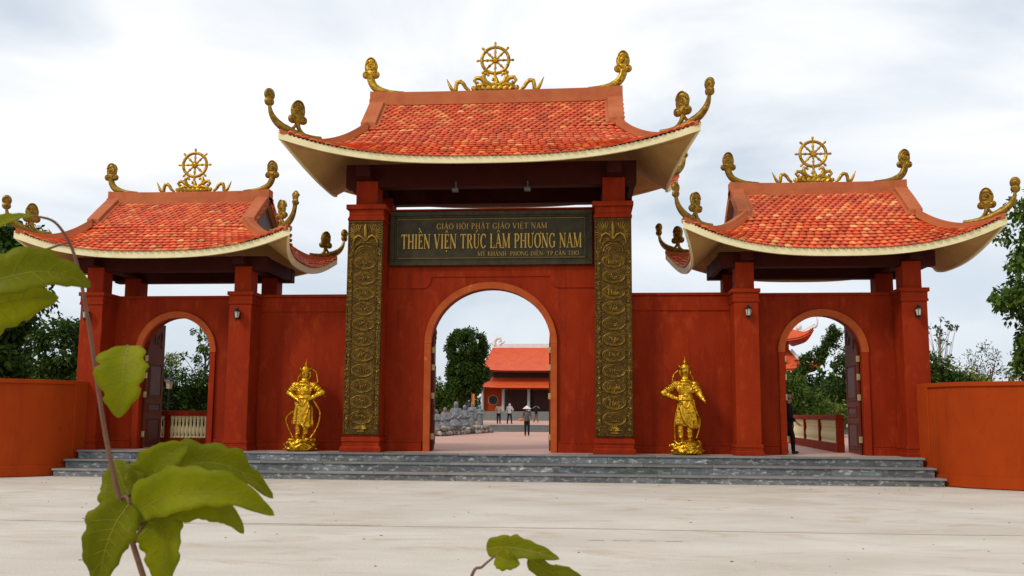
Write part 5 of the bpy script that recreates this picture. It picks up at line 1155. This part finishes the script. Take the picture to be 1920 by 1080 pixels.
# courtyard
tree('clipped_tree', 'tall clipped tree with two full rounded masses of leaves in front of the temple hall', 'tree', (-5.3, 36, 1.08), [(-5.35, 36, 6.35, 1.45, 1.4, 1.30), (-5.35, 36, 4.6, 1.35, 1.3, 1.25), (-5.55, 36, 3.6, 1.2, 1.15, .75), (-4.65, 36, 4.5, .9, .8, .5)], 520, .30, 70, .19, M_leafA, .16, 41, fill=.80)
tree('garden_bush', 'loose green bush behind the grey statues at the left of the main arch', 'shrub', (-8.6, 41, 1.08), [(-8.9, 41, 3.0, 1.9, 1.3, 1.7), (-7.6, 41, 2.4, 1.2, 1.0, 1.2)], 120, .45, 45, .24, M_leafB, .10, 42)
tree('garden_bush', 'dark bush partly hidden behind the tall clipped tree', 'shrub', (-6.6, 44, 1.08), [(-6.6, 44, 2.5, 1.3, 1.2, 1.4)], 50, .4, 45, .24, M_leafA, .10, 43)
for x, y, lb in ((-5.1, 25.5, 'small bush with red flowers left of the bulky seated stone sage'), (-3.9, 27.6, 'small bush with red flowers between two standing stone sages'), (-5.4, 22.6, 'small bush with red flowers low beside the left jamb of the main arch')):
    F_ = thing('flowering_bush', lb, 'shrub', (x, y, .99), 'red flowering bushes'); rg0 = np.random.default_rng(int(abs(x*100)))
    V, F, T = leaves([(x, y, 1.45)], [(.4, .35, .42)], 260, .12, .2, 44); nbuild(V, F, 'foliage', M_leafB, F_, tones=T)
    V, F, T = leaves([(x, y, 1.7)], [(.34, .3, .26)], 90, .12, .0, 45, .8); nbuild(V, F, 'flowers', W_red if 'W_red' in globals() else M_low, F_, tones=T)
    build(MB().tube([Vector((x, y, .97)), Vector((x+.02, y, 1.5))], .03, 6), 'stem', M_bark, F_)
# orange banner behind the statues
bn = thing('banner', 'narrow orange banner on a pole behind the stone sages', 'banner', (-3.75, 30, FZ)); build(MB().tube([Vector((-4.22, 30, FZ)), Vector((-4.22, 30, 3.1))], .02, 6), 'pole', M_grey, bn)
build(MB().grid([[(-4.2+.18*i/4, 30+.03*sin(i*1.7), 2.25+.75*j/5) for i in range(5)] for j in range(6)]).grid([[(-4.2+.18*i/4, 30.006+.03*sin(i*1.7), 2.25+.75*j/5) for i in range(5)] for j in range(6)]), 'cloth', W_orange, bn, smooth=60)
# right arch: cloud-clipped tree bending up, trees behind
arc = [(15.0, 28, 3.2), (15.1, 28, 3.9), (15.5, 28, 4.5), (15.95, 28, 4.95), (16.45, 28, 5.3), (16.85, 28, 5.65), (17.2, 28, 6.1), (17.35, 28, 6.6)]
tree('clipped_tree', 'curved clipped tree arching up to the right in the right archway', 'tree', (15.4, 28, FZ), [(x, y, z, .48 if i else .8, .45, .48) for i, (x, y, z) in enumerate(arc)]+[(15.2, 28, 2.4, 1.0, .8, .9)], 170, .26, 60, .16, M_leafA, .14, 51, trunk_top=(15.1, 28, 3.6), fill=.4, limbs=0)
tree('garden_tree', 'dark round tree right of the curved clipped tree, behind the right door leaf', 'tree', (18.6, 31, FZ), [(19.3, 31, 4.9, 1.1, 1.0, 1.3), (18.3, 31, 2.9, 1.7, 1.5, 1.3)], 120, .42, 50, .22, M_leafA, .14, 52)
tree('garden_bush', 'light green bush low in the right archway, beside the person in black', 'shrub', (13.2, 22, FZ), [(13.2, 22, 2.6, 1.2, 1.0, 1.4), (14.2, 22.5, 2.0, 1.2, 1.0, 1.1)], 90, .4, 40, .22, M_leafB, .08, 53)
tree('garden_bush', 'yellowish bush behind the right balustrade', 'shrub', (15.2, 24, FZ), [(15.6, 24, 1.8, 1.6, 1.0, .9)], 50, .4, 40, .2, M_leafC, .08, 54)
# right, behind the low wall
tree('broadleaf_tree', 'large leafy tree at the right edge of the picture, behind the boundary wall', 'tree', (20.2, 8, 0), [(20.5, 8, 8.4, 2.7, 2.6, 2.2), (20.0, 8, 5.8, 2.65, 2.4, 2.1), (19.3, 8, 3.9, 1.75, 1.7, 1.2), (20.3, 8, 3.4, 2.5, 2, 1.3), (20.9, 8, 10.2, 1.9, 1.9, 1.6)], 420, .42, 70, .25, M_leafB, .24, 61, droop=.8)
tree('leafy_bush', 'dark bush just right of the outermost right column', 'shrub', (17.4, 14, 0), [(17.3, 14, 3.4, .85, .9, 1.0), (17.9, 14, 2.7, 1.1, .9, 1.0)], 70, .36, 45, .2, M_leafA, .10, 62)
tree('bare_tree', 'thin nearly bare tree with a few leaves against the sky, right of the gate', 'tree', (18.6, 16, 0), [(18.5, 16, 5.4, .95, .7, .75)], 24, .14, 6, .20, M_leafD, .05, 63, bark=M_barkpale, limbs=24, trunk_top=(18.5, 16, 5.2), fill=.2)
tree('leafy_bush', 'yellowish bush low behind the right boundary wall', 'shrub', (20.0, 17, 0), [(20.0, 17, 2.9, 1.2, 1.0, .9)], 40, .4, 40, .2, M_leafC, .08, 64)
tree('far_tree', 'wispy grey green tree behind the right boundary wall, left of the big tree', 'tree', (25.2, 26, 0), [(25.2, 26, 4.4, 1.6, 1.2, 1.3), (23.6, 26, 3.8, 1.3, 1.0, .9)], 60, .42, 26, .2, M_leafD, .10, 65, droop=-.2, aspect=.28)
for k, (x, y, w_) in enumerate(((-60, 120, 30), (-10, 150, 30), (40, 140, 30), (85, 120, 28), (28, 60, 8))):
    tl = bpy.data.objects.new('tmp', None); rg0 = np.random.default_rng(80+k)
    cl = np.stack([x+rg0.uniform(-w_, w_, 240), y+rg0.uniform(-4, 4, 240), rg0.uniform(.5, 5.5, 240)], 1); V, F, T = leaves(cl, np.full(240, 1.6), 30, .8, .2, 90+k); o = nbuild(V, F, 'tree_line', M_leafA, None, tones=T, kind='stuff'); bpy.data.objects.remove(tl)
    o['label'] = ['far belt of trees left of the gate', 'far belt of trees behind the temple hall', 'far belt of trees behind the tower', 'far belt of trees at the far right', 'belt of trees right of the tower'][k]; o['category'] = 'trees'

# ------------------------------------------------------------------ plants close to the camera
M_fleaf = material('near_leaf', (.36, .365, .004), (.26, .285, .003), rough=.45, vscale=16, transl=.58, c3=(.20, .085, .015), c3scale=30, c3min=.70, c3max=.78, spec=.15, bump=.15, bscale=160)
M_fleafB = material('near_leaf_dark', (.28, .285, .004), (.20, .215, .003), rough=.45, vscale=16, transl=.58, c3=(.16, .07, .015), c3scale=26, c3min=.68, c3max=.78, spec=.15, bump=.15, bscale=160)
M_fvein = material('leaf_vein', (.22, .21, .008), (.22, .15, .012), rough=.6, vscale=60)
M_fstem = material('near_stem', (.17, .075, .035), (.12, .05, .025), rough=.6, vscale=60)
def cat(P, n):
    P = [Vector(p) for p in P]; out = []
    m_ = len(P)-1
    for k in range(n+1):
        s = k/n*m_; i = min(int(s), m_-1); t = s-i; p0, p1, p2, p3 = P[max(i-1, 0)], P[i], P[i+1], P[min(i+2, m_)]
        out.append(.5*((2*p1)+(p2-p0)*t+(2*p0-5*p1+4*p2-p3)*t**2+(3*p1-p0-3*p2+p3)*t**3))
    return out
def leaf(parent, mid, wl, wr, tilt, seed, mat, fold=.25, ragged=.10, blunt=.0):
    """one leaf: curved midrib, two halves folded along it, a ragged edge, 1 mm thick"""
    rg = random.Random(seed); n = 26; M_ = cat(mid, n); rows = []
    nr = (-CF+CU*tilt[1]+CR*tilt[0]).normalized(); ph = [rg.uniform(0, 6.3) for _ in range(4)]
    for i, p in enumerate(M_):
        t = i/n; tg = (M_[min(i+1, n)]-M_[max(i-1, 0)]).normalized(); sd = tg.cross(nr).normalized(); up = sd.cross(tg)
        env = (sin(pi*min(1, t**.72))**.75)*(1-.25*t)+blunt*.25*(1 if 0 < i < n else 0)*(1 if t > .6 else 0)
        jag = 1+ragged*(.6*sin(t*38+ph[0])+.5*sin(t*21+ph[1])+rg.uniform(-.5, .5)); jag2 = 1+ragged*(.6*sin(t*33+ph[2])+.5*sin(t*19+ph[3])+rg.uniform(-.5, .5))
        row = []
        for k in (-1, -.66, -.33, 0, .33, .66, 1):
            w_ = (wl*jag if k < 0 else wr*jag2)*env; wave = .06*sin(t*14+k*2+ph[0])*abs(k)
            row.append(p+sd*(k*w_)+up*(abs(k)*w_*fold+wave*w_))
        rows.append(row)
    mb = MB().grid(rows); o = build(mb, 'leaf', mat, parent, smooth=180)
    s_ = o.modifiers.new('thick', 'SOLIDIFY'); s_.thickness = .0009
    vein = MB().tube([p-up*.0 for p in M_], [.0011*(1-.7*i/n) for i in range(n+1)], 5)
    for i in range(4, n-3, 3):      # side veins
        for s2 in (0, 6):
            a_, b_ = rows[i][3], rows[min(i+3, n)][s2].lerp(rows[min(i+3, n)][3], .12)
            m2_ = rows[min(i+1, n)][2 if s2 == 0 else 4]
            vein.tube([a_, m2_, b_], [.0005, .0004, .0002], 4)
    build(vein, 'midrib', M_fvein, o, smooth=60); return o
FP = {
'stem': [(1.8532, -21.8603, 1.3968), (1.8398, -21.8661, 1.439), (1.816, -21.8644, 1.4966), (1.7895, -21.8649, 1.5723), (1.767, -21.8662, 1.6578), (1.7485, -21.8673, 1.7445), (1.73, -21.8685, 1.8324), (1.717, -21.8774, 1.9024), (1.7039, -21.8839, 1.9505), (1.6925, -21.8981, 1.9789), (1.6875, -21.9199, 1.99), (1.6719, -21.9415, 1.9912)],
'L1': [(1.8393, -21.8854, 1.5203), (1.887, -21.9048, 1.5477), (1.954, -21.9211, 1.5606), (2.0111, -21.916, 1.5561), (2.0651, -21.8877, 1.5224)],
'L2': [(1.84, -21.8651, 1.5206), (1.8892, -21.8731, 1.5364), (1.9445, -21.8789, 1.5378), (1.9865, -21.8737, 1.5212), (2.0052, -21.8586, 1.4898)],
'L3': [(1.8144, -21.8289, 1.5396), (1.8297, -21.822, 1.5784), (1.8515, -21.8136, 1.6089), (1.8753, -21.7935, 1.627)],
'L4': [(1.8106, -21.7996, 1.5456), (1.8506, -21.7806, 1.5848), (1.91, -21.767, 1.5955), (1.9649, -21.7604, 1.5758), (2.016, -21.7619, 1.536)],
'L5': [(1.8246, -21.8456, 1.5157), (1.8003, -21.8412, 1.5491), (1.782, -21.8359, 1.5788), (1.7678, -21.8296, 1.6027)],
'L6': [(1.8337, -21.8979, 1.5381), (1.8219, -21.9156, 1.5073), (1.8109, -21.9217, 1.4638), (1.8026, -21.9159, 1.4067)],
'L7': [(1.8538, -21.8545, 1.5256), (1.8715, -21.859, 1.4885), (1.8788, -21.8639, 1.4476), (1.8719, -21.8588, 1.3969)],
'S1': [(1.8168, -21.8969, 1.7876), (1.8206, -21.9127, 1.7508), (1.8225, -21.9184, 1.7128), (1.8103, -21.9048, 1.6728)],
'A1': [(1.66, -22.0868, 1.8384), (1.7055, -22.0758, 1.8626), (1.7531, -22.0539, 1.8812), (1.787, -22.0309, 1.8809), (1.8145, -22.0069, 1.8662)],
'A2': [(1.6086, -22.0177, 1.8161), (1.6641, -22.0155, 1.8361), (1.713, -22.003, 1.8496), (1.7548, -21.99, 1.8528)],
'B': [(1.6176, -22.0204, 1.9365), (1.6506, -22.0102, 1.9588), (1.6736, -21.9902, 1.9771), (1.6863, -21.9601, 1.9875)],
'sprig': [(2.3582, -21.7804, 1.4047), (2.3801, -21.7819, 1.4335), (2.4037, -21.7822, 1.4528)],
'P1': [(2.384, -21.7642, 1.4583), (2.4194, -21.7823, 1.4651), (2.4641, -21.7985, 1.4616), (2.5064, -21.8041, 1.4515)],
'P2': [(2.4029, -21.7923, 1.4527), (2.4206, -21.7951, 1.445), (2.4422, -21.7928, 1.44)],
'P3': [(2.4542, -21.7777, 1.4488), (2.4887, -21.762, 1.4237), (2.515, -21.7599, 1.4239), (2.5502, -21.7451, 1.4064)]}
pl = thing('leafy_plant', 'tall thin plant with large yellow green leaves close to the camera at left', 'plant', (1.95, -21.86, 0))
st = cat([(1.95, -21.86, 0), (1.93, -21.87, .5), (1.90, -21.86, 1.0), (1.868, -21.86, 1.33)], 8)[:-1]+cat(FP['stem'], 40); k = len(st)
build(MB().tube(st, [.0060-.0042*(i/(k-1))**.8 for i in range(k)], 8), 'stem', M_fstem, pl, smooth=60)
tw = MB()
for A, B_, C_, r in (('stem', (1.833, -21.86, 1.500), FP['L1'][0], .0028), ('stem', (1.826, -21.862, 1.470), FP['L7'][0], .0028), ('stem', (1.81, -21.865, 1.51), FP['L5'][0], .0022), ('stem', (1.80, -21.862, 1.54), FP['L6'][0], .0022), ('stem', (1.80, -21.865, 1.535), FP['L4'][0], .0024), ('stem', (1.752, -21.868, 1.73), FP['S1'][0], .0022), ('stem', (1.7, -21.885, 1.96), FP['A1'][0], .002), ('stem', (1.81, -21.86, 1.52), FP['L3'][0], .002)):
    a, c = Vector(B_), Vector(C_); tw.tube(bez(a, a.lerp(c, .3)+Vector((0, 0, .012)), a.lerp(c, .7)+Vector((0, 0, .014)), c, 8), r, 6)
build(tw, 'twigs', M_fstem, pl, smooth=60, kind='stuff')
leaf(pl, FP['L4'], .040, .030, (-.1, .35), 4, M_fleafB, ragged=.22); leaf(pl, FP['L3'], .040, .040, (.1, .1), 3, M_fleaf); leaf(pl, FP['L5'], .046, .040, (.1, .1), 5, M_fleafB)
leaf(pl, FP['L2'], .026, .030, (.0, .1), 2, M_fleaf); leaf(pl, FP['L1'], .046, .032, (.0, .25), 1, M_fleaf, ragged=.10); leaf(pl, FP['L7'], .044, .044, (-.2, .0), 7, M_fleaf); leaf(pl, FP['L6'], .040, .044, (.2, .0), 6, M_fleafB)
leaf(pl, FP['S1'], .042, .044, (.1, .0), 8, M_fleaf, ragged=.14); leaf(pl, FP['A1'], .042, .034, (.0, .3), 9, M_fleafB); leaf(pl, FP['A2'], .036, .046, (.0, -.1), 10, M_fleaf); leaf(pl, FP['B'], .014, .012, (.0, .4), 11, M_fleaf)
pl2 = thing('leafy_sprig', 'small leafy sprig at the bottom middle, close to the camera', 'plant', (2.28, -21.79, 0))
st = cat([(2.28, -21.79, 0), (2.29, -21.79, .6), (2.32, -21.785, 1.2), FP['sprig'][0], FP['sprig'][1], FP['sprig'][2]], 30)
build(MB().tube(st, [.005-.0035*i/30 for i in range(31)], 7), 'stem', M_fstem, pl2, smooth=60)
leaf(pl2, FP['P1'], .022, .020, (.0, .3), 12, M_fleafB); leaf(pl2, FP['P2'], .020, .018, (.0, .1), 13, M_fleaf); leaf(pl2, FP['P3'], .014, .020, (.1, .1), 14, M_fleafB)
